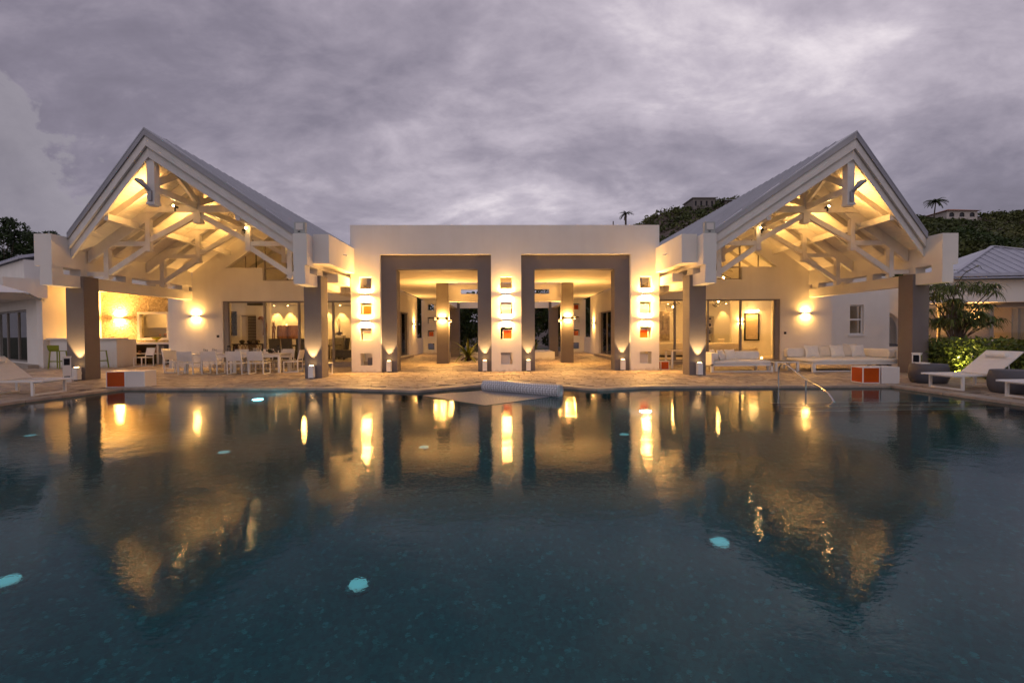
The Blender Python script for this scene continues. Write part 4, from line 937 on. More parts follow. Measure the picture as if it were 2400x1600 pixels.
for i in range(8):
    x = (-12.0, -11.1, -10.15, -9.36)[i % 4]; yy = 18.12 if i < 4 else 18.68
    wd = ('first', 'second', 'third', 'fourth')[i % 4]; rowl = 'near' if i < 4 else 'far'
    p_ = tag(MB().lathe([(0.08, 0), (0.135, 0.012), (0.13, 0.016), (0.07, 0.006)], 20, (x, yy, 0.741), closed=True).build('dinner_plate', 'panel_white'), f'white dinner plate, {wd} from the left on the {rowl} side of the table', 'plate', 'plates on the dining table')
    nk = tag(MB().hexa([(x - .06, yy - .05, .757), (x + .06, yy - .05, .757), (x + .05, yy + .05, .757), (x - .05, yy + .05, .757), (x - .01, yy - .02, .82), (x + .02, yy - .02, .82), (x + .015, yy + .02, .82), (x - .01, yy + .02, .82)]).build('napkin', 'cushion'), f'folded white napkin on the {wd} plate of the {rowl} side', 'napkin', 'napkins on the plates')
    for j, dx in enumerate((0.17, 0.26)):
        gx = x + dx
        g_ = thing('wine_glass', (gx, yy + .1, .741), f'{("tall", "small")[j]} stemmed glass beside the {wd} plate of the {rowl} side', 'glass', 'glasses on the dining table')
        hs_ = (1.0, 0.85)[j]
        MB().lathe([(0.034, 0), (0.006, 0.006), (0.005, 0.08 * hs_), (0.030, 0.11 * hs_), (0.036, 0.15 * hs_), (0.030, 0.205 * hs_)], 12, (gx, yy + .1, .741), closed=False).build('glass_body', 'glass_ware', g_)

# light cubes with tinted panels
def cube(x, y, sz, rz, front, side, lab, h=None):
    t_ = thing('panel_cube', (x, y, 0), lab, 'cube', 'tinted panel cubes', 0)
    M_ = Matrix.Translation((x, y, 0)) @ Matrix.Rotation(rz, 4, 'Z'); a = sz / 2; h = h or sz; t = 0.022
    f = MB()
    for sx_ in (-1, 1):
        for sy_ in (-1, 1): f.box(sx_ * a, sx_ * (a - t), sy_ * a, sy_ * (a - t), 0, h)
    for z0 in (0, h - t):
        for sy_ in (-1, 1):
            f.box(-a + t, a - t, sy_ * a, sy_ * (a - t), z0, z0 + t); f.box(sy_ * a, sy_ * (a - t), -a + t, a - t, z0, z0 + t)
    f.xform(M_).build('frame', 'alu_white', t_)
    for i, (bx, mt) in enumerate((((-a + t, a - t, -a + .006, -a + .014, t, h - t), front), ((-a + t, a - t, a - .014, a - .006, t, h - t), front), ((-a + .006, -a + .014, -a + t, a - t, t, h - t), side), ((a - .014, a - .006, -a + t, a - t, t, h - t), side), ((-a + t, a - t, -a + t, a - t, h - .014, h - .006), 'panel_white'))):
        MB().box(*bx).xform(M_).build('panel', mt, t_)
cube(-11.28, 13.62, 0.50, R(6), 'orange', 'orange', 'cube with orange panels by the pool edge of the left pavilion', 0.46)
cube(-10.72, 13.60, 0.52, R(6), 'panel_white', 'panel_white', 'white panel cube right of the orange cube by the left pavilion', 0.46)
cube(10.36, 13.05, 0.48, R(-3), 'orange', 'orange', 'cube with orange panels at the pool corner of the right pavilion', 0.46)
cube(10.90, 13.04, 0.50, R(-3), 'panel_white', 'panel_white', 'white panel cube right of the orange cube at the pool corner', 0.46)
cube(6.27, 18.15, 0.34, 0, 'orange', 'orange', 'small cube with orange panel between the portico and the right pavilion column', 0.34)

# daybed and sofa on the right terrace
def pillow(loc, size, rz, tilt, lab, mt='cushion', group='white pillows on the terrace sofas'):
    b = MB(); n = 10; hx, hz, th = size
    M_ = Matrix.Translation(loc) @ Matrix.Rotation(rz, 4, 'Z') @ Matrix.Rotation(tilt, 4, 'X')
    for side in (1, -1):
        o = len(b.v)
        for i in range(n + 1):
            for j in range(n + 1):
                u, v = 2 * i / n - 1, 2 * j / n - 1
                pin = 1 - 0.10 * (1 - abs(u)) * abs(v) ** 2 * 1.2; pin2 = 1 - 0.10 * (1 - abs(v)) * abs(u) ** 2 * 1.2
                bul = (max(0, 1 - u * u) * max(0, 1 - v * v)) ** 0.42
                b.v.append(tuple(M_ @ Vector((u * hx * pin2, side * th * bul, hz + v * hz * pin))))
        for i in range(n):
            for j in range(n):
                q = (o + i * (n + 1) + j, o + (i + 1) * (n + 1) + j, o + (i + 1) * (n + 1) + j + 1, o + i * (n + 1) + j + 1); b.f.append(q if side > 0 else q[::-1])
    b.smooth = True
    return tag(b.build('pillow', mt), lab, 'pillow', group)
db = thing('daybed', (8.6, 17.2, 0), 'white outdoor daybed with arm nearest the inner column of the right pavilion', 'daybed', 'white terrace seating')
x0, x1, y0, y1 = 7.50, 9.80, 16.62, 17.75
for xx in (x0 + .04, x1 - .04):
    for yy in (y0 + .04, y1 - .04): part('leg', 'alu_white', db, (xx - .04, xx + .04, yy - .04, yy + .04, 0, 0.30))
part('front_rail', 'alu_white', db, (x0, x1, y0, y0 + .05, 0.23, 0.302), (x0 + .081, x1 - .081, y0 + .01, y0 + .05, 0.01, 0.05)); part('frame', 'alu_white', db, (x0, x1, y0 + .051, y1, 0.24, 0.30)); part('arm', 'alu_white', db, (x0, x0 + .08, y0, y1, 0.303, 0.70)); part('back_rail', 'alu_white', db, (x0 + .081, x1, y1 - .06, y1, 0.303, 0.66))
MB().cushion(x0 + .10, x1, y0 + .02, y1 - .07, 0.30, 0.43).build('mattress', 'cushion', db); MB().cushion(x0 + .09, x0 + .30, y0 + .05, y1 - .1, 0.43, 0.72).build('bolster', 'cushion', db); MB().cushion(x1 - 1.0, x1, y1 - .25, y1 - .065, 0.43, 0.74).build('back_cushion', 'cushion', db)
for i, (lx, ly, rz, tl, lab) in enumerate(((8.02, 16.95, R(62), R(-20), 'nearest the arm of the daybed'), (8.25, 17.25, R(40), R(-22), 'second on the daybed'), (8.62, 17.35, R(15), R(-20), 'third on the daybed'), (7.95, 17.35, R(50), R(-15), 'tucked in the back corner of the daybed'))):
    pillow((lx, ly, 0.42), (0.24, 0.21, 0.075), rz, tl, 'white square pillow ' + lab)
sf = thing('terrace_sofa', (12.9, 17.4, 0), 'long white outdoor sofa with pillows under the right wall lamp', 'sofa', 'white terrace seating')
x0, x1, y0, y1 = 11.15, 14.75, 16.42, 18.30
for xx in (x0 + .05, x1 - .05):
    for yy in (y0 + .05, y1 - .05): part('leg', 'alu_white', sf, (xx - .05, xx + .05, yy - .05, yy + .05, 0, 0.27))
part('front_rail', 'alu_white', sf, (x0, x1, y0, y0 + .05, 0.272, 0.34), (x0 + .101, x1 - .101, y0 + .01, y0 + .05, 0.01, 0.05)); part('frame', 'alu_white', sf, (x0, x1, y0 + .051, y1, 0.272, 0.33)); part('arm', 'alu_white', sf, (x1 - .07, x1, y0 + 0.0, y1, 0.341, 0.78)); part('back_rail', 'alu_white', sf, (x0, x1 - .071, y1 - .06, y1, 0.341, 0.72))
MB().cushion(x0 + .01, x1 - .08, y0 + .02, y1 - .07, 0.335, 0.47).build('mattress', 'cushion', sf); MB().cushion(x0 + .02, x0 + .85, y1 - .34, y1 - .065, 0.47, 0.82).build('back_cushion', 'cushion', sf); MB().cushion(x1 - .35, x1 - .075, y0 + .5, y1 - .1, 0.47, 0.80).build('side_cushion', 'cushion', sf)
for i, (lx, rz, mt, lab) in enumerate(((12.10, 3, 'cushion', 'first from the left on the long sofa'), (12.65, -6, 'cushion_cream', 'second from the left on the long sofa'), (13.12, 5, 'cushion', 'third from the left on the long sofa'), (13.55, -10, 'cushion_cream', 'fourth from the left on the long sofa'), (13.95, 4, 'cushion', 'last one at the right end of the long sofa'))):
    pillow((lx, 17.80 + (i % 2) * .1, 0.46), (0.30, 0.25, 0.085), R(rz), R(-16), 'large pale pillow, ' + lab, mt)
pillow((13.75, 17.95, 0.52), (0.28, 0.24, 0.08), R(-4), R(-12), 'pale pillow peeking out behind the others on the long sofa', 'cushion_cream')
stb = thing('side_table', (10.45, 17.1, 0), 'low white table with dark top between daybed and sofa', 'table')
part('table_top', 'alu_white', stb, (10.02, 10.92, 16.85, 17.45, 0.32, 0.37)); part('inlay', 'dark', stb, (10.06, 10.88, 16.89, 17.41, 0.371, 0.376))
for xx in (10.06, 10.88):
    for yy in (16.89, 17.41): part('leg', 'alu_white', stb, (xx - .04, xx + .04, yy - .04, yy + .04, 0, 0.32))
ct = thing('console_table', (15.6, 17.8, 0), 'tall slim frame table at the right end of the long sofa', 'table')
part('table_top', 'panel_grey', ct, (14.9, 16.15, 17.5, 18.1, 0.72, 0.77))
for xx, yy in ((14.95, 17.55), (16.1, 17.55), (14.95, 18.05), (16.1, 18.05)): part('leg', 'frame_alu', ct, (xx - .05, xx + .05, yy - .05, yy + .05, 0, 0.72))
rl = tag(MB().tube([(15.2, 18.6, 0.18), (15.5, 18.55, 0.2), (15.85, 18.6, 0.19)], [0.16, 0.18, 0.15], 14).build('rolled_blanket', 'panel_grey'), 'rolled grey blanket on the floor beside the console table', 'blanket')
it = thing('garden_table', (7.1, 18.9, 0), 'white table half hidden behind the inner column of the right pavilion', 'table')
part('table_top', 'panel_cream', it, (6.72, 8.1, 18.5, 19.3, 0.70, 0.74))
for xx, yy in ((6.77, 18.55), (8.05, 18.55), (6.77, 19.25), (8.05, 19.25)): part('leg', 'alu_white', it, (xx - .035, xx + .035, yy - .035, yy + .035, 0, 0.70))

# loungers
def lounger():
    t_ = thing('sun_lounger', (0, 0, 0), None, 'sun lounger', 'white sun loungers at the pool')    # foot at origin, body runs along +X, width along Y
    for xx in (0.22, 1.45):
        f = MB().polywall([[(-0.44, 0.0), (0.44, 0.0), (0.44, 0.34), (-0.44, 0.34)], [(-0.395, 0.045), (0.395, 0.045), (0.395, 0.30), (-0.395, 0.30)]], lambda u, v, w: (xx + w, u, v), 0.06)
        f.build('leg_frame', 'alu_white', t_)
    for sy_ in (-1, 1): part('side_rail', 'alu_white', t_, (0.0, 1.95, sy_ * 0.44, sy_ * 0.39, 0.342, 0.385))
    MB().hexa([(-0.04, -.39, .352), (1.12, -.39, .350), (1.12, .39, .350), (-0.04, .39, .352), (-0.04, -.39, .366), (1.12, -.39, .366), (1.12, .39, .366), (-0.04, .39, .366)]).build('sling_bed', 'sling', t_)
    a, b = Vector((1.10, 0, 0.38)), Vector((1.82, 0, 0.95))
    br = MB().beam(a, b, 0.86, 0.03); bo = br.build('backrest', 'sling', t_)
    q = a.lerp(b, 0.76); nrm_ = Vector((-(b - a).z, 0, (b - a).x)).normalized()
    pw = MB(); pw.tube([q + nrm_ * 0.06 + Vector((0, yy, 0)) for yy in (-0.25, -0.22, 0, 0.22, 0.25)], [0.03, 0.065, 0.07, 0.065, 0.03], 12); pw.build('head_pillow', 'cushion', bo)
    MB().beam(a.lerp(b, 0.66) + nrm_ * 0.018 + Vector((0, -.43, 0)), a.lerp(b, 0.66) + nrm_ * 0.018 + Vector((0, .43, 0)), 0.012, 0.005).build('strap', 'panel_grey', bo)
    for sy_ in (-1, 1): MB().beam((1.55, sy_ * 0.36, 0.36), a.lerp(b, 0.55) + Vector((0, sy_ * 0.36, -0.03)), 0.02, 0.02).build('prop', 'alu_white', t_)
    return t_
l0 = lounger(); place(l0, (10.98, 11.50, 0), 0.02, 'white sun lounger facing the pool in front of the hedge, backrest raised')
place(copy_tree(l0), (10.98, 9.65, 0), 0.02, 'white sun lounger cut off by the right edge of the photo'); place(copy_tree(l0), (-11.58, 12.04, 0), math.pi, 'white sun lounger at the left edge by the pool corner')
# grey poufs
for (x, y), lab in (((12.05, 12.85), 'dark grey rounded stool beside the lantern at the pool corner'), ((12.0, 10.62), 'dark grey rounded stool between the two right sun loungers')):
    b = MB().lathe([(0.37, 0.0), (0.40, 0.02), (0.445, 0.14), (0.455, 0.28), (0.44, 0.43), (0.415, 0.535), (0.40, 0.545)], 40, (x, y, 0)); tag(b.build('round_stool', 'pot_grey'), lab, 'stool', 'grey rounded stools')
# lanterns
for (x, y, rz), lab in (((-14.12, 15.0, R(43)), 'tall white lantern box with dark windows in front of the left outer column'), ((12.35, 13.55, R(38)), 'tall white lantern box with dark windows behind the grey stool')):
    t_ = thing('lantern_box', (x, y, 0), lab, 'lantern', 'white lantern boxes'); M_ = Matrix.Translation((x, y, 0)) @ Matrix.Rotation(rz, 4, 'Z')
    MB().box(-.1, .1, -.1, .1, 0, .80).xform(M_).build('body', 'alu_white', t_); MB().box(-.112, .112, -.112, .112, .80, .825).xform(M_).build('lid', 'alu_white', t_)
    for k in range(4):
        M2 = M_ @ Matrix.Rotation(k * math.pi / 2, 4, 'Z')
        MB().box(-.07, .07, -.104, -.101, .55, .76).xform(M2).build('window', 'black_glass', t_); MB().box(-.07, .07, -.104, -.101, .14, .20).xform(M2).build('window', 'black_glass', t_)
bk2 = tag(part('book', 'cushion', None, (11.75, 12.0, 12.75, 12.95, 0.547, 0.58)), 'small pale book lying on the grey stool by the lantern', 'book')
# handrail
hr = thing('pool_handrail', (7.26, 12.3, 0), 'curved steel handrail leading down into the pool', 'handrail')
def smooth_path(pts, n=6):
    pts = [Vector(p) for p in pts]; res = []
    for i in range(len(pts) - 1):
        p0, p1, p2, p3 = pts[max(i - 1, 0)], pts[i], pts[i + 1], pts[min(i + 2, len(pts) - 1)]
        for k in range(n):
            t = k / n; res.append(0.5 * ((2 * p1) + (p2 - p0) * t + (2 * p0 - 5 * p1 + 4 * p2 - p3) * t * t + (3 * p1 - p0 - 3 * p2 + p3) * t ** 3))
    return res + [pts[-1]]
MB().tube(smooth_path([(7.30, 12.22, -0.04), (7.30, 12.22, 0.42), (7.31, 12.14, 0.60), (7.33, 11.92, 0.61), (7.36, 11.2, 0.30), (7.28, 10.6, 0.19), (7.16, 10.1, 0.06), (7.08, 9.75, -0.22), (7.06, 9.66, -0.6)]), 0.021, 10).build('rail', 'steel', hr)
MB().tube([(7.36, 11.2, 0.30), (7.36, 11.2, -0.32)], 0.020, 10).build('post', 'steel', hr)
# bubble cover: roll and floating sheet
cv = thing('pool_cover', (0.3, 11.6, 0), 'grey bubble pool cover rolled up and trailing a sheet on the water', 'pool cover')
b = MB(); A_, B_ = Vector((-0.66, 12.35, 0.07)), Vector((1.22, 11.05, 0.07))
dd = (B_ - A_).normalized(); sd_v = dd.cross(Vector((0, 0, 1)))
rngs = 26; tr_ = []
for r_ in (0.17,):
    for p in (A_, B_):
        pass
b.tube([A_, A_.lerp(B_, .33) + Vector((0, 0, .012)), A_.lerp(B_, .66) + Vector((0, 0, -.004)), B_], [0.155, 0.165, 0.16, 0.168], 28); b.build('roll', 'bubble', cv)
sp_ = MB()
for k in range(34):   # spiral edge at the open end
    an = k * 0.75; rr = 0.162 - k * 0.0044; c_ = B_ + dd * 0.004
    for e in (0, .010): sp_.v.append(tuple(c_ + dd * e + (sd_v * math.cos(an) + Vector((0, 0, 1)) * math.sin(an)) * rr))
for k in range(33): sp_.f.append((2 * k, 2 * k + 2, 2 * k + 3, 2 * k + 1))
sp_.build('spiral_edge', 'panel_white', cv)
MB().polywall([[(-2.15, 11.35), (-0.55, 9.75), (0.72, 10.75), (1.12, 11.1), (-0.62, 12.3), (-1.5, 11.85)]], lambda u, v, w: (u, v, -0.044 + w), 0.004).build('floating_sheet', 'bubble_sheet', cv)
# parasol corner at the left edge
pr = thing('parasol', (-13.4, 11.2, 0), 'white parasol whose corner enters at the left edge', 'parasol')
apx = Vector((-13.4, 11.4, 3.05)); cn = [Vector((-11.25, 11.0, 2.50)), Vector((-13.2, 13.4, 2.5)), Vector((-15.6, 11.8, 2.5)), Vector((-13.6, 9.3, 2.5))]
cp = MB()
for i in range(4):
    a, b = cn[i], cn[(i + 1) % 4]; o = len(cp.v); cp.v += [tuple(apx), tuple(a), tuple((a + b) / 2 + Vector((0, 0, -.02))), tuple(b)]; cp.f += [(o, o + 1, o + 2), (o, o + 2, o + 3)]
cp.build('canopy', 'parasol', pr)
for a in cn: MB().beam(apx - Vector((0, 0, .03)), a - Vector((0, 0, .02)), 0.02, 0.03).build('rib', 'alu_white', pr)
MB().tube([(-13.4, 11.4, 0), (-13.4, 11.4, 3.05)], 0.03, 10).build('pole', 'alu_white', pr); part('base', 'pot_grey', pr, (-13.75, -13.05, 11.05, 11.75, 0, 0.08))

# ================================================================== ROOMS BEHIND THE GLASS
def downlight_beam(s, side, xs_, p_):
    bm = part('lighting_beam', 'plaster', pavL if s < 0 else pavR, (s * 6.56, s * 14.99, 27.2, 27.5, 3.20, 3.36))
    for i, x in enumerate(xs_):
        t_ = thing('downlight', (x, 27.85, 3.24), f'ceiling spot washing the back wall of the {side} room, number {("one", "two", "three", "four")[i]} from the outside', 'spot lamp', f'wall washing spots in the {side} room')
        MB().tube([(x, 27.85, 3.20), (x, 27.85, 3.30)], 0.05, 12).build('lamp_can', 'alu_white', t_); MB().tube([(x, 27.85, 3.192), (x, 27.85, 3.197)], 0.04, 12).build('bulb', 'bulb', t_)
        part('bracket', 'alu_white', t_, (x - .02, x + .02, 27.50, 27.81, 3.24, 3.28))
        lamp('SPOT', t_, (x, 27.85, 3.17), p_, dirv=(0, 0.2, -1), angle=62, blend=0.5, rad=0.04)
downlight_beam(-1, 'left', (-13.8, -13.0, -10.75, -9.9), 70); downlight_beam(1, 'right', (13.6, 12.2, 10.0, 8.6), 40)
for s, pw in ((-1, 95), (1, 85)):     # added fill lamp with drum and cable, brightens each room
    side = ('left', 'right')[s > 0]
    t_ = thing('fill_lamp', (s * 10.6, 24.4, 3.3), f'added fill lamp in a drum shade high inside the {side} room', 'lamp', 'added fill lamps of the rooms')
    MB().lathe([(0.25, 0), (0.25, 0.22)], 20, (s * 10.6, 24.4, 3.42), closed=False).build('lamp_shade', 'cushion_cream', t_); MB().tube([(s * 10.6, 24.4, 3.6), (s * 10.6, 24.4, 6.9)], 0.008, 6).build('cable', 'dark', t_)
    MB().lathe([(0.24, 0), (0.0, 0.004)], 20, (s * 10.6, 24.4, 3.61), closed=False).build('shade_top', 'cushion_cream', t_)
    lamp('POINT', t_, (s * 10.6, 24.4, 3.45), pw, rad=0.14)
# left room
pt = thing('partition_wall', (-14, 25.5, 0.15), 'cream partition wall with a slatted door inside the left room', 'wall')
MB().polywall([[(-14.99, .152), (-12.9, .152), (-12.9, 3.9), (-14.99, 3.9)], [(-14.5, .152), (-13.65, .152), (-13.65, 2.55), (-14.5, 2.55)]], lambda u, v, w: (u, 25.5 + w, v), 0.2).build('wall_body', 'plaster', pt)
dl = part('door_leaf', 'panel_grey', pt, (-14.49, -13.66, 25.62, 25.66, .153, 2.54))
for i in range(26): part('louvre', 'chair_grey', dl, (-14.15, -13.72, 25.60, 25.62, 0.3 + i * .085, 0.3 + i * .085 + .06))
wh = thing('wall_hanging', (-14.85, 25.4, 1.6), 'dark shaggy woven hanging left of the slatted door', 'wall hanging')
P = np.stack([rng.uniform(-15.0, -14.68, 500), rng.uniform(25.36, 25.47, 500), rng.uniform(1.45, 2.75, 500)], 1); U_, V_ = leaf_axes(500, .05, .03); quads('shag', P, U_, V_, 'dark_wood', wh, True); part('backing', 'dark_wood', wh, (-15.0 + .02, -14.7, 25.47, 25.498, 1.45, 2.75))
hn = tag(MB().tube(smooth_path([(-13.15, 25.40, 1.45), (-13.10, 25.38, 1.9), (-13.16, 25.38, 2.25), (-13.35, 25.38, 2.42), (-13.45, 25.38, 2.3)]), [0.10] * 6 + [0.10] * 6 + [0.085] * 6 + [0.06] * 6 + [0.02], 10).build('horn_sculpture', 'brown_wood'), 'curved brown carved horn mounted right of the slatted door', 'sculpture')
sbd = thing('sideboard', (-11.8, 27.2, 0.15), 'pale sideboard along the back wall of the left room', 'sideboard')
part('carcass', 'panel_white', sbd, (-13.8, -10.2, 26.8, 27.35, .22, 1.20)); part('plinth', 'dark_wood', sbd, (-13.7, -10.3, 26.85, 27.3, .152, .22))
for i, x in enumerate((-12.95, -12.35)):
    tag(MB().lathe([(0.26, 0), (0.31, .12), (0.30, .62), (0.27, .78), (0.20, .80)], 16, (x, 27.05, 1.201)).build('carved_drum', 'brown_wood'), ('left', 'right')[i] + ' one of the brown carved drums on the sideboard', 'drum', 'carved drums')
def figurine(x, y, z, h, lab):
    b = MB(); k = h
    b.tube([(x - .05 * k, y, z), (x - .05 * k, y, z + .42 * k)], [.03 * k, .045 * k], 8); b.tube([(x + .05 * k, y, z), (x + .05 * k, y, z + .42 * k)], [.03 * k, .045 * k], 8)
    b.tube([(x, y, z + .38 * k), (x, y, z + .55 * k), (x, y, z + .72 * k), (x, y, z + .76 * k)], [.08 * k, .06 * k, .09 * k, .03 * k], 10)
    b.lathe([(.02 * k, .74 * k), (.06 * k, .80 * k), (.055 * k, .88 * k), (.02 * k, .93 * k)], 10, (x, y, z))
    for sx_ in (-1, 1):
        b.tube([(x + sx_ * .09 * k, y, z + .70 * k), (x + sx_ * .12 * k, y, z + .55 * k), (x + sx_ * .06 * k, y - .06 * k, z + .48 * k)], .025 * k, 8); b.tube([(x + sx_ * .04 * k, y, z + .90 * k), (x + sx_ * .05 * k, y, z + 1.03 * k)], [.015 * k, .008 * k], 6)
    return tag(b.build('carved_figure', 'brown_wood'), lab, 'statue', 'carved wooden figures')
figurine(-13.45, 27.0, 1.201, 1.05, 'tall thin carved wooden figure with ears, left of the drums'); figurine(-11.55, 27.0, 1.201, 0.8, 'small carved wooden figure half hidden by the column'); figurine(-10.6, 27.0, 1.201, 0.55, 'little pale carved bust right of the column')
plh = tag(part('plinth', 'panel_white', None, (-10.05, -9.5, 27.1, 27.65, .153, 1.40)), 'white plinth carrying the orchid', 'plinth')
orc = thing('orchid', (-9.78, 27.35, 1.40), 'dark spiky orchid on the white plinth', 'plant')
for i in range(3): MB().tube(smooth_path([(-9.78, 27.35, 1.5), (-9.78 + (i - 1) * .05, 27.35, 1.9), (-9.82 + (i - 1) * .08, 27.33, 2.3 + .1 * i)]), .012, 6).build('stem', 'dark_wood', orc)
P = np.array((-9.78, 27.35, 1.52)) + rng.normal(size=(60, 3)) * (.13, .08, .04); U_, V_ = leaf_axes(60, .12, .02); quads('leaves', P, U_, V_, 'dark_wood', orc, True)
MB().lathe([(.09, 0), (.12, .12), (.11, .12)], 14, (-9.78, 27.35, 1.401)).build('pot', 'dark_wood', orc)
def upchair():
    t_ = thing('upholstered_chair', (0, 0, 0), None, 'chair', 'grey high-backed chairs in the left room')   # faces +Y
    MB().cushion(-.25, .25, -.25, .27, .40, .52).build('seat', 'chair_grey', t_)
    MB().hexa([(-.25, -.27, .02), (.25, -.27, .02), (.25, -.17, .02), (-.25, -.17, .02), (-.27, -.42, 1.12), (.27, -.42, 1.12), (.27, -.34, 1.12), (-.27, -.34, 1.12)]).build('backrest', 'chair_grey', t_)
    part('skirt', 'chair_grey', t_, (-.24, .24, -.168, .24, .12, .40))
    for sx_ in (-1, 1): part('leg', 'dark_wood', t_, (sx_ * .22 - .02, sx_ * .22 + .02, .19, .23, 0, .12))
    return t_
u0 = upchair()
for i, (x, y, rz, lab) in enumerate(((-11.55, 23.5, 0.12, 'grey high-backed chair, leftmost behind the glass of the left room'), (-10.9, 23.5, -.06, 'grey high-backed chair, second from the left behind the glass'), (-10.2, 23.55, 0, 'grey high-backed chair seen just left of the pavilion column'), (-8.75, 24.6, math.pi / 2, 'grey high-backed chair at the table end behind the column'), (-8.05, 23.7, math.pi / 2 + .2, 'grey high-backed chair beside the portico wall, seen from the side'), (-9.3, 25.6, math.pi, 'grey high-backed chair on the far side of the inside table'))):
    place(u0 if i == 0 else copy_tree(u0), (x, y, .152), rz, lab)
dt = thing('inside_table', (-10, 24.6, .152), 'dark wooden dining table inside the left room', 'table'); part('table_top', 'dark_wood', dt, (-11.6, -8.9, 24.15, 25.15, .86, .92)); part('pedestal', 'dark_wood', dt, (-11.1, -10.9, 24.5, 24.8, .153, .86), (-9.6, -9.4, 24.5, 24.8, .153, .86))
cn_ = thing('console', (-13.4, 24.7, .152), 'low dark lattice console with bowls behind the first glass panel', 'console'); part('top', 'dark_wood', cn_, (-14.3, -12.7, 24.3, 24.8, .95, 1.0))
for i in range(9):
    MB().beam((-14.25 + i * .185, 24.35, .6), (-14.1 + i * .185, 24.35, .95), .02, .02).build('lattice_bar', 'brown_wood', cn_); MB().beam((-14.1 + i * .185, 24.36, .6), (-14.25 + i * .185, 24.36, .95), .02, .02).build('lattice_bar', 'brown_wood', cn_)
for x in (-14.25, -12.75): part('leg', 'dark_wood', cn_, (x - .03, x + .03, 24.35, 24.75, .153, .95))
for i, x in enumerate((-13.9, -13.5, -13.1)): tag(MB().lathe([(.06, 0), (.14, .1), (.12, .16), (.05, .2)], 14, (x, 24.55, 1.001)).build('console_bowl', 'dark_wood'), ('left', 'middle', 'right')[i] + ' dark bowl on the lattice console', 'bowl', 'bowls on the console')
acb = thing('ceiling_speaker', (-12.2, 23.0, 3.0), 'dark grey box hanging at the top of the second glass panel', 'speaker'); part('box', 'chair_grey', acb, (-12.65, -11.9, 22.8, 23.2, 2.92, 3.12)); part('hanger', 'dark', acb, (-12.3, -12.26, 22.98, 23.02, 3.12, 6.2))
cdl = tag(MB().lathe([(.03, 0), (.03, .07)], 10, (-12.65, 26.9, 2.003)).build('tea_light', 'candle'), 'small lit tea light on top of the carved drums', 'candle')
# right room
pt = thing('partition_wall', (14, 25.5, 0.15), 'golden lit partition wall inside the right room behind the picture', 'wall')
part('wall_body', 'plaster', pt, (12.75, 14.99, 25.5, 25.7, .152, 3.9))
rp_ = tag(MB().box(8.7, 10.15, 27.95, 28.19, .95, 2.75).build('relief_panel', 'relief'), 'large carved stone relief hanging on the back wall of the right room', 'relief')
for i in range(4): MB().lathe([(.13, 0), (.11, .03), (.06, .02), (0.0, .05)], 14, (0, 0, 0), closed=False).xform(Matrix.Translation((8.95 + i * .32, 27.95, 1.25)) @ Matrix.Rotation(R(90), 4, 'X')).build('rosette', 'relief', rp_)
for i in range(14):
    x, z = 8.85 + (i % 5) * .28, 1.6 + (i // 5) * .34
    MB().tube(smooth_path([(x, 27.95, z), (x + .08, 27.90, z + .1), (x + .03, 27.93, z + .22), (x + .14, 27.94, z + .26)], 3), .03, 6).build('figure', 'relief', rp_)
sfi = thing('lounge_sofa', (10.5, 24.9, .15), 'long cream leather sofa inside the right room', 'sofa')
MB().cushion(7.2, 9.6, 24.2, 24.6, .25, .95).build('backrest', 'leather', sfi); MB().cushion(9.6, 12.6, 23.9, 24.25, .25, .90).build('backrest', 'leather', sfi); MB().cushion(7.2, 12.6, 24.3, 25.4, .22, .58).build('seat', 'leather', sfi); part('base', 'dark_wood', sfi, (7.3, 12.5, 24.35, 25.3, .153, .24))
for i, x in enumerate((7.9, 9.2, 11.7)): pillow((x, 24.62, .80), (.24, .16, .07), R(8 * i), R(8), ('left', 'middle', 'right')[i] + ' cream pillow on the sofa inside the right room', 'cushion_cream', 'pillows inside the right room')
shf = thing('wall_shelves', (13.0, 28, .9), 'white niche shelves with dark ornaments on the back wall of the right room', 'shelves')
part('side', 'panel_white', shf, (11.72, 11.76, 27.9, 28.19, .80, 2.45), (12.86, 12.90, 27.9, 28.19, .80, 2.45))
for z in (.80, 1.32, 1.78, 2.18, 2.45): part('shelf', 'panel_white', shf, (11.761, 12.859, 27.9, 28.19, z, z + .035))
part('back', 'panel_grey', shf, (11.761, 12.859, 28.17, 28.195, .84, 2.45))
k = 0
for z in (.836, 1.356, 1.816, 2.216):
    for x in (11.9, 12.15, 12.4, 12.68):
        h = random.uniform(.12, .3) if z < 2.2 else .14; r = random.uniform(.05, .1); k += 1
        tag(MB().lathe([(r * .6, 0), (r, h * .35), (r * .8, h * .7), (r * .35, h)], 12, (x, 28.02, z)).build('ornament', random.choice(['dark', 'pot_grey', 'dark_wood', 'chair_grey'])), f'dark ornament, {("first", "second", "third", "fourth")[(k - 1) % 4]} on shelf {("one", "two", "three", "four")[(k - 1) // 4]} from below in the wall niche', 'ornament', 'ornaments on the niche shelves')
pic = thing('framed_picture', (13.9, 25.45, 1.7), 'tall picture in a black frame under a lit picture lamp', 'picture')
MB().polywall([[(13.45, .98), (14.3, .98), (14.3, 2.52), (13.45, 2.52)], [(13.52, 1.05), (14.23, 1.05), (14.23, 2.45), (13.52, 2.45)]], lambda u, v, w: (u, 25.42 + w, v), .075).build('frame', 'dark', pic); part('canvas', 'canvas_art', pic, (13.52, 14.23, 25.46, 25.49, 1.05, 2.45))
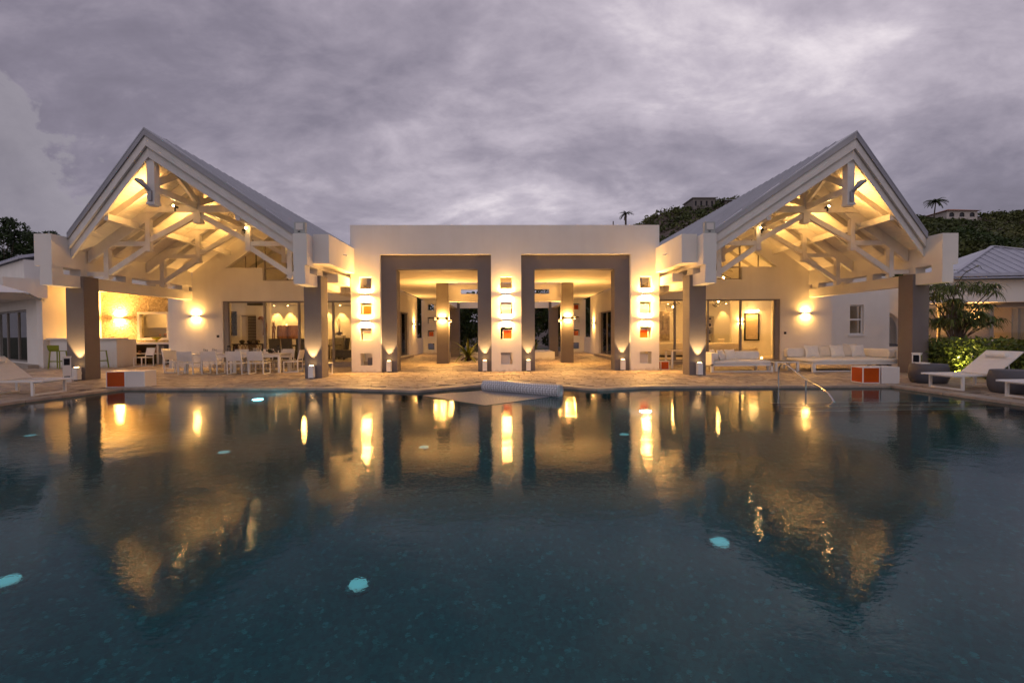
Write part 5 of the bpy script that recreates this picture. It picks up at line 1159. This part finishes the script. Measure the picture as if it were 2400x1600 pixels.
pll = thing('picture_lamp', (13.88, 25.4, 2.6), 'slim brass lamp lit above the black framed picture', 'lamp'); MB().tube([(13.62, 25.22, 2.66), (14.14, 25.22, 2.66)], .025, 10).build('lamp_tube', 'bulb', pll); part('arm', 'steel', pll, (13.87, 13.89, 25.22, 25.499, 2.67, 2.69)); lamp('AREA', pll, (13.88, 25.24, 2.63), 12, .5, .03, (0, .5, -1))
sconce((13.25, 25.5, 2.05), 0, 0.2, 0.05, 0.09, 10, 'small wall lamp left of the black framed picture', 'lamps inside the right room')
def wire_lamp(c_, r, lab, pw):
    t_ = thing('wire_lamp', c_, lab, 'lamp', 'wire cage lamps'); V3 = [Vector(c_) + Vector(p) * r for p in rand_unit(14)]
    b = MB()
    for i in range(14):
        for j in sorted(range(14), key=lambda q: (V3[q] - V3[i]).length)[1:4]: b.tube([V3[i], V3[j]], .008, 5, cap=False)
    b.build('wire_cage', 'dark', t_); MB().lathe([(.01, -.05), (.045, -.02), (.045, .02), (.01, .05)], 12, c_).build('bulb', 'bulb', t_); MB().tube([Vector(c_) + Vector((0, 0, .05)), (c_[0], c_[1], zs(c_[0] - XC) - .02)], .006, 5).build('cable', 'dark', t_)
    lamp('POINT', t_, Vector(c_) - Vector((0, 0, .08)), pw, rad=.05)
wire_lamp((8.72, 23.6, 2.80), .38, 'wire cage lamp glowing beside the portico pillar', 25); wire_lamp((11.55, 24.0, 4.35), .62, 'large wire cage lamp seen in the gable window', 25); wire_lamp((10.9, 23.2, 3.05), .34, 'wire cage lamp at the top of the middle glass panel', 12)
def sheep(x, y, rz, lab):
    M_ = Matrix.Translation((x, y, .152)) @ Matrix.Rotation(rz, 4, 'Z'); b = MB()
    b.tube([(-.30, 0, .32), (-.26, 0, .34), (-.1, 0, .35), (.12, 0, .35), (.26, 0, .36), (.30, 0, .37)], [.05, .14, .165, .165, .13, .06], 14)
    b.tube([(.24, 0, .40), (.34, 0, .47), (.44, 0, .45), (.50, 0, .42)], [.08, .085, .06, .035], 10)
    for sx_ in (-.2, .2):
        for sy_ in (-.08, .08): b.tube([(sx_, sy_, .26), (sx_, sy_, .12), (sx_ + .01, sy_, 0)], [.045, .03, .028], 8)
    for sy_ in (-1, 1): b.tube([(.33, sy_ * .06, .51), (.30, sy_ * .13, .48)], [.03, .012], 6)
    b.xform(M_); return tag(b.build('sheep_sculpture', 'fur'), lab, 'sculpture', 'woolly sheep sculptures')
sheep(11.75, 22.35, R(172), 'woolly sheep sculpture on the left behind the open door panel'); sheep(12.25, 22.75, R(12), 'woolly sheep sculpture on the right behind the open door panel')
for i, (x, y) in enumerate(((11.35, 21.75), (12.05, 21.8), (12.4, 21.9))):
    tag(MB().lathe([(.05, 0), (.05, .11), (0, .115)], 12, (x, y, .153)).build('candle_glass', 'candle'), ('left', 'middle', 'right')[i] + ' glowing candle on the floor beside the sheep sculptures', 'candle', 'floor candles')
# shelves with lights seen through the right aisle door
bsh = thing('lit_shelf', (7.4, 27.6, .15), 'backlit bar shelf seen through the right aisle door', 'shelf'); part('panel', 'panel_cream', bsh, (6.75, 7.6, 27.95, 28.1, .153, 2.7))
for z in (.9, 1.5, 2.1): part('shelf', 'panel_white', bsh, (6.75, 7.6, 27.7, 27.949, z, z + .04)); part('light_strip', 'candle', bsh, (6.78, 7.57, 27.90, 27.93, z - .03, z - .005))

# ================================================================== VEGETATION
def tree(name, base, h, blobs, per, l, w, leaf, lab, cat='tree', trunk_r=0.15, group=None):
    t_ = thing(name, base, lab, cat, group); bx, by, bz = base; b = MB()
    top = Vector((bx, by, bz + h * .6))
    b.tube(smooth_path([(bx, by, bz - .1), (bx + .05 * h, by, bz + h * .3), top], 4), [trunk_r * (1 - .07 * i) for i in range(9)], 9)
    for c_, r in blobs: b.tube([Vector((bx, by, bz + h * .35)).lerp(top, .5), Vector(c_)], [trunk_r * .45, trunk_r * .12], 6)
    b.build('trunk', 'trunk', t_); leaf_crown('crown', blobs, per, l, w, leaf, t_); return t_
def blobset(c_, R_, n, r):
    out_ = []
    for d in rand_unit(n): out_.append((tuple(np.array(c_) + d * np.array(R_) * rng.uniform(.45, 1.0)), tuple(np.array((r, r, r * .75)) * rng.uniform(.6, 1.25))))
    return out_
# dark garden trees behind the court
for i, (x, y, h) in enumerate(((-7.2, 38.5, 6.5), (-3.8, 37.6, 5.6), (-0.9, 39.0, 6.2), (2.1, 37.8, 5.8), (5.0, 38.8, 6.4), (8.4, 38.0, 6.0))):
    tree('garden_tree', (x, y, -.14), h, blobset((x, y, h * .48), (2.0, 1.3, h * .46), 34, .85), 190, .15, .07, 'leaf_dark', f'dark leafy garden tree beyond the court, {("first", "second", "third", "fourth", "fifth", "sixth")[i]} from the left', group='garden trees behind the court')
# trees behind the left annex
for i, (x, y, h, rr) in enumerate(((-42.3, 40, 11.6, 1.8), (-38.9, 40, 10.9, 1.3), (-36.6, 41, 9.9, 1.2), (-45.5, 42, 11.2, 2.2), (-40.6, 43, 9.8, 2.0))):
    tree('backdrop_tree', (x, y, -.14), h, blobset((x, y, h * .80), (rr, rr, h * .18), 16, .8) + blobset((x, y, h * .55), (rr * 1.3, rr, h * .2), 10, 1.0), 130, .20, .06, 'leaf_dark', f'dark feathery tree above the left annex roof, {("tallest at the left edge", "next to the white beam end", "small one behind the beam end", "at the very edge of the photo", "low one between the others")[i]}', group='trees behind the left annex')
# hedge
hd = thing('hedge', (15.3, 13, 0), 'dense green clipped hedge behind the sun loungers, lit yellow by a ground spot', 'hedge')
n = 15000; P = np.stack([rng.uniform(14.55, 16.2, n), rng.uniform(8.5, 16.6, n), rng.uniform(.03, 1.22, n)], 1)
keep = (P[:, 0] < 14.95) | (P[:, 2] > .9) | (rng.uniform(size=n) < .15); P = P[keep]; P += rng.normal(size=P.shape) * .045
U_, V_ = leaf_axes(len(P), .062, .032); quads('foliage', P, U_, V_, 'leaf_hedge', hd, True)
b = MB()
for i in range(26): y_ = 8.6 + i * .3; b.tube([(15.2, y_, 0), (15.1 + random.uniform(-.2, .2), y_ + random.uniform(-.2, .2), .95)], [.03, .012], 6)
b.build('stems', 'trunk', hd)
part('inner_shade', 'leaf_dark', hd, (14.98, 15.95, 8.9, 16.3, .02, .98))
P = np.stack([np.full(9, 14.5), rng.uniform(9.5, 16, 9), rng.uniform(.5, 1.25, 9)], 1); U_, V_ = leaf_axes(9, .04, .03)
quads('blossoms', P, U_, V_, 'cushion', hd, True)
gs = thing('ground_spot', (14.32, 14.4, 0), 'small ground spot glowing at the foot of the hedge', 'spot lamp'); MB().tube([(14.32, 14.4, 0), (14.36, 14.4, .08)], .045, 12).build('lamp_head', 'dark', gs); MB().tube([(14.36, 14.4, .081), (14.362, 14.4, .086)], .038, 12).build('bulb', 'bulb', gs)
lamp('SPOT', gs, (14.36, 14.4, .10), 60, dirv=(.85, -.15, 1), angle=112, blend=.8, rad=.04, color=(1, .72, .25))
# strap-leaved plants
def straps(name, tips, per, l, w, mt, parent, droop=1.0, seg=4, spread=1.0, up=.5):
    b = MB()
    for tp in tips:
        for k in range(per):
            a = random.uniform(0, 2 * math.pi); e = random.uniform(-.1, up); ll = l * random.uniform(.6, 1.2)
            d = Vector((math.cos(a) * spread, math.sin(a) * spread, e)).normalized(); p = Vector(tp); sd2 = d.cross(Vector((0, 0, 1))).normalized(); o = len(b.v)
            for i in range(seg + 1):
                f = i / seg; ww = w * (1 - f) ** .6 if i < seg else .002; q = p - sd2 * ww; q2 = p + sd2 * ww; b.v += [tuple(q), tuple(q2)]
                p = p + d * ll / seg; d = (d + Vector((0, 0, -.30 * droop))).normalized()
            for i in range(seg): b.f.append((o + 2 * i, o + 2 * i + 1, o + 2 * i + 3, o + 2 * i + 2))
    return b.build(name, mt, parent, smooth=False)
pd_ = thing('pandanus_tree', (18.4, 18.6, 0), 'drooping strap-leaved tree between the right column and the annex', 'tree')
tips = []; b = MB()
for i in range(85):
    a = random.uniform(0, 6.28); r = random.uniform(.1, 1.0) ** .6; tp = (18.75 + r * 1.45 * math.cos(a), 18.6 + r * .9 * math.sin(a), 2.55 + 0.95 * math.sin(random.uniform(-1.4, 1.5)) * (1.1 - .3 * r)); tips.append(tp)
    if i % 3 == 0: b.tube(smooth_path([(18.6 + random.uniform(-.25, .3), 18.6, 0), (18.65 + (tp[0] - 18.65) * .3, 18.6, tp[2] * .6), tp], 3), [.04, .036, .032, .028, .022, .018, .015], 6)
b.build('stems', 'trunk', pd_); straps('crown', tips, 26, .58, .024, 'leaf_pandanus', pd_, 2.2, 4, 1.0, .7)
br_ = thing('bamboo_sprig', (17.6, 17.9, 0), 'thin bamboo twig reaching in front of the hip roof', 'plant'); 
MB().tube(smooth_path([(17.9, 18.0, 0), (17.9, 18.0, 2.4), (18.15, 17.9, 3.6), (18.75, 17.8, 4.05)]), .014, 6).build('stem', 'trunk', br_); straps('leaves', [(18.15, 17.9, 3.6), (18.45, 17.85, 3.85), (18.75, 17.8, 4.05), (18.0, 17.95, 3.1), (17.95, 18, 3.9), (17.9, 18, 4.3)], 8, .3, .014, 'leaf_pandanus', br_, 1.0)
bro = thing('bromeliad', (-1.95, 24.3, 0), 'big yellow green bromeliad in pale pebbles inside the left opening', 'plant')
straps('leaves', [(-1.95, 24.3, .24)], 60, 1.3, .075, 'leaf_brom', bro, .55, 7, .75, 1.5); MB().lathe([(.12, 0), (.2, .15), (.1, .3)], 12, (-1.95, 24.3, 0)).build('stump', 'trunk', bro)
b = MB()
for i in range(420):
    x, y = -1.95 + random.gauss(0, .45), 24.3 + random.gauss(0, .38); r = random.uniform(.018, .04); b.lathe([(r * .6, 0), (r, r * .4), (r * .5, r * .9)], 6, (x, y, .001))
tag(b.build('pebbles', 'pebble'), 'pale pebbles round the bromeliad', None, None, 'stuff')
bq = thing('planter_fern', (1.7, 27.2, .36), 'yellow lit strap-leaved plant in the low white planter of the court', 'plant'); straps('leaves', [(1.7, 27.2, .40), (1.2, 27.3, .40)], 30, .95, .05, 'leaf_brom', bq, .6, 6, .6, 1.6); MB().lathe([(.08, 0), (.1, .1)], 8, (1.7, 27.2, .36)).build('stump', 'trunk', bq)
bq = thing('court_shrub', (-1.2, 28.0, 0), 'dark shrub in the shade of the left opening behind the bromeliad', 'plant'); leaf_crown('foliage', blobset((-1.2, 31.0, .9), (1.6, .6, .7), 14, .5), 110, .09, .035, 'leaf_dark', bq); MB().tube([(-1.2, 31.0, -.1), (-1.2, 31.0, .9)], .06, 8).build('stem', 'trunk', bq)
# hill
RX = [-60, 8, 24, 34, 40.5, 48, 55, 63, 73, 85, 100, 112, 125, 140, 160, 220, 330]; RZ = [0, 6, 24, 31.5, 33.4, 37, 39, 40.0, 42, 44, 42.5, 38.5, 35.8, 36.0, 38, 39, 20]
def hillz(x, y):
    rz = np.interp(x, RX, RZ); t = np.clip((y - 48) / 92, 0, 1); b_ = np.clip((y - 141) / 90, 0, 1)
    return rz * (t ** 1.05) * (1 - b_) - 0.2 + 0.5 * np.sin(x * .31 + y * .13) * t + 0.4 * np.sin(y * .37 - x * .11) * t
gx, gy = np.meshgrid(np.linspace(-60, 330, 131), np.linspace(48, 232, 62)); gz = hillz(gx, gy); gz[gy < 48.1] = -0.6; nx_, ny_ = gx.shape[1], gx.shape[0]
hb = MB(); hb.v = [tuple(p) for p in np.stack([gx, gy, gz], -1).reshape(-1, 3).tolist()]
hb.f = [(j * nx_ + i, j * nx_ + i + 1, (j + 1) * nx_ + i + 1, (j + 1) * nx_ + i) for j in range(ny_ - 1) for i in range(nx_ - 1)]
tag(hb.build('hill', 'rock', smooth=True), 'scrub covered hill rising behind the right pavilion', None, None, 'structure')
nc = 5200; yy = rng.uniform(62, 143, nc); xx = yy * rng.uniform(.16, 1.30, nc); zz_ = hillz(xx, yy)
rock = (np.sin(xx * .23 + 1.3) * np.sin(yy * .19 + .4) > .72) & (yy < 125); xx, yy, zz_ = xx[~rock], yy[~rock], zz_[~rock]; nc = len(xx); per = 24
r_ = rng.uniform(.7, 1.9, nc); d = rand_unit(nc * per).reshape(nc, per, 3); d[:, :, 2] = np.abs(d[:, :, 2])
P = (np.stack([xx, yy, zz_ - .1], 1)[:, None, :] + d * (r_[:, None, None]) * rng.uniform(.6, 1.05, (nc, per, 1))).reshape(-1, 3); U_, V_ = leaf_axes(len(P), .42, .24)
tag(quads('hill_shrubs', P, U_, V_, 'leaf_hill', None, True), 'dense dark shrubs covering the hillside', None, None, 'stuff')
def palm(base, h, fl, nfr, lab, lean=0.0, group='palms on the hill'):
    bx, by, bz = base; t_ = thing('palm_tree', base, lab, 'palm tree', group); tp = Vector((bx + lean, by, bz + h))
    MB().tube(smooth_path([(bx, by, bz - .4), (bx + lean * .3, by, bz + h * .5), tp], 4), [.22, .2, .18, .17, .16, .15, .14, .13, .13], 8).build('trunk', 'trunk', t_)
    b = MB()
    for k in range(nfr):
        a = 2 * math.pi * k / nfr + random.uniform(-.2, .2); d = Vector((math.cos(a), math.sin(a), random.uniform(-.1, .9))).normalized(); p = tp.copy(); n_ = 9
        for i in range(n_):
            q = p + d * fl / n_; sd2 = d.cross(Vector((0, 0, 1))).normalized()
            for s_ in (-1, 1):
                for u in (0, .5):
                    r0 = p.lerp(q, u); e = r0 + (sd2 * s_ * .8 + d * .5 + Vector((0, 0, -.35))).normalized() * fl * .26 * (1 - .6 * i / n_); o = len(b.v); b.v += [tuple(r0), tuple(r0 + d * fl * .06), tuple(e)]; b.f.append((o, o + 1, o + 2))
            o = len(b.v); b.v += [tuple(p - sd2 * .02), tuple(p + sd2 * .02), tuple(q + sd2 * .02), tuple(q - sd2 * .02)]; b.f.append((o, o + 1, o + 2, o + 3)); p = q; d = (d + Vector((0, 0, -.17))).normalized()
    b.build('crown', 'leaf_palm', t_)
palm((16.2, 60, float(hillz(16.2, 60))), 17.0 - float(hillz(16.2, 60)), 1.15, 16, 'small shaggy palm standing above the flat portico roof')
palm((131.5, 137, float(hillz(131.5, 137)) - .5), 6.6, 3.3, 30, 'palm tree beside the red roofed hilltop house', .6)
tag(MB().tube([(14.55, 60, 0), (14.55, 60, 16.0)], .07, 8).build('utility_pole', 'trunk'), 'thin bare pole left of the small palm above the portico roof', 'pole')
def house(name, x0, x1, y0, d, z0, h, lab, wall='house_wall', roofm='terracotta', roofh=2.0, nwin=4, arch=False, flat=False):
    t_ = thing(name, ((x0 + x1) / 2, y0, z0), lab, 'house', 'houses on the hill'); n_ = nwin; w = (x1 - x0) / n_; loops = [[(x0, z0 - 3), (x1, z0 - 3), (x1, z0 + h), (x0, z0 + h)]]
    for i in range(n_):
        a, b_ = x0 + w * (i + .25), x0 + w * (i + .75)
        if arch: loops.append([(a, z0 + .3)] + [((a + b_) / 2 + (b_ - a) / 2 * math.cos(q), z0 + h * .5 + (b_ - a) / 2 * math.sin(q) * .8) for q in np.linspace(math.pi, 0, 9)] + [(b_, z0 + .3)])
        else: loops.append([(a + w * .08, z0 + h * .35), (b_ - w * .08, z0 + h * .35), (b_ - w * .08, z0 + h * .8), (a + w * .08, z0 + h * .8)])
    MB().polywall(loops, lambda u, v, q: (u, y0 + q, v), .35).build('wall', wall, t_)
    part('side_wall', wall, t_, (x0, x0 + .3, y0 + .36, y0 + d, z0 - 3, z0 + h), (x1 - .3, x1, y0 + .36, y0 + d, z0 - 3, z0 + h), (x0 + .31, x1 - .31, y0 + d - .3, y0 + d, z0 - 3, z0 + h))
    for lp in loops[1:]: MB().polywall([lp], lambda u, v, q: (u, y0 + .2 + q, v), .03).build('window', 'window_dark', t_)
    if flat: part('roof', roofm, t_, (x0 - .3, x1 + .3, y0 - .3, y0 + d + .3, z0 + h + .003, z0 + h + .3))
    else:
        e = .7; zc = z0 + h + .01; xm0, xm1 = x0 + (x1 - x0) * .4, x0 + (x1 - x0) * .6; ym = y0 + d / 2
        MB().add([(x0 - e, y0 - e, zc), (x1 + e, y0 - e, zc), (x1 + e, y0 + d + e, zc), (x0 - e, y0 + d + e, zc), (xm0, ym, zc + roofh), (xm1, ym, zc + roofh)], [(0, 1, 5, 4), (1, 2, 5), (2, 3, 4, 5), (3, 0, 4), (0, 3, 2, 1)]).build('roof', roofm, t_)
house('hill_house', 134.5, 144.0, 136, 7, 35.4, 2.1, 'white hilltop villa with arches and red hip roof', 'house_wall', 'terracotta', 1.4, 3, True)
house('hill_house', 126.0, 130.5, 139, 6, 34.6, 1.7, 'low red roofed house behind the hilltop palm', 'house_wall', 'terracotta', 0.9, 3)
house('hill_house', 57.6, 64.2, 137, 7, 38.0, 3.4, 'plain boxy grey house on the hill with small windows', 'house_dim', 'house_dim', 1.0, 4, False, True)
house('hill_house', 66.8, 73.5, 136, 6, 38.6, 1.9, 'small house with pale hip roof just above the pavilion roof', 'house_dim', 'roof_pale', 1.3, 3)
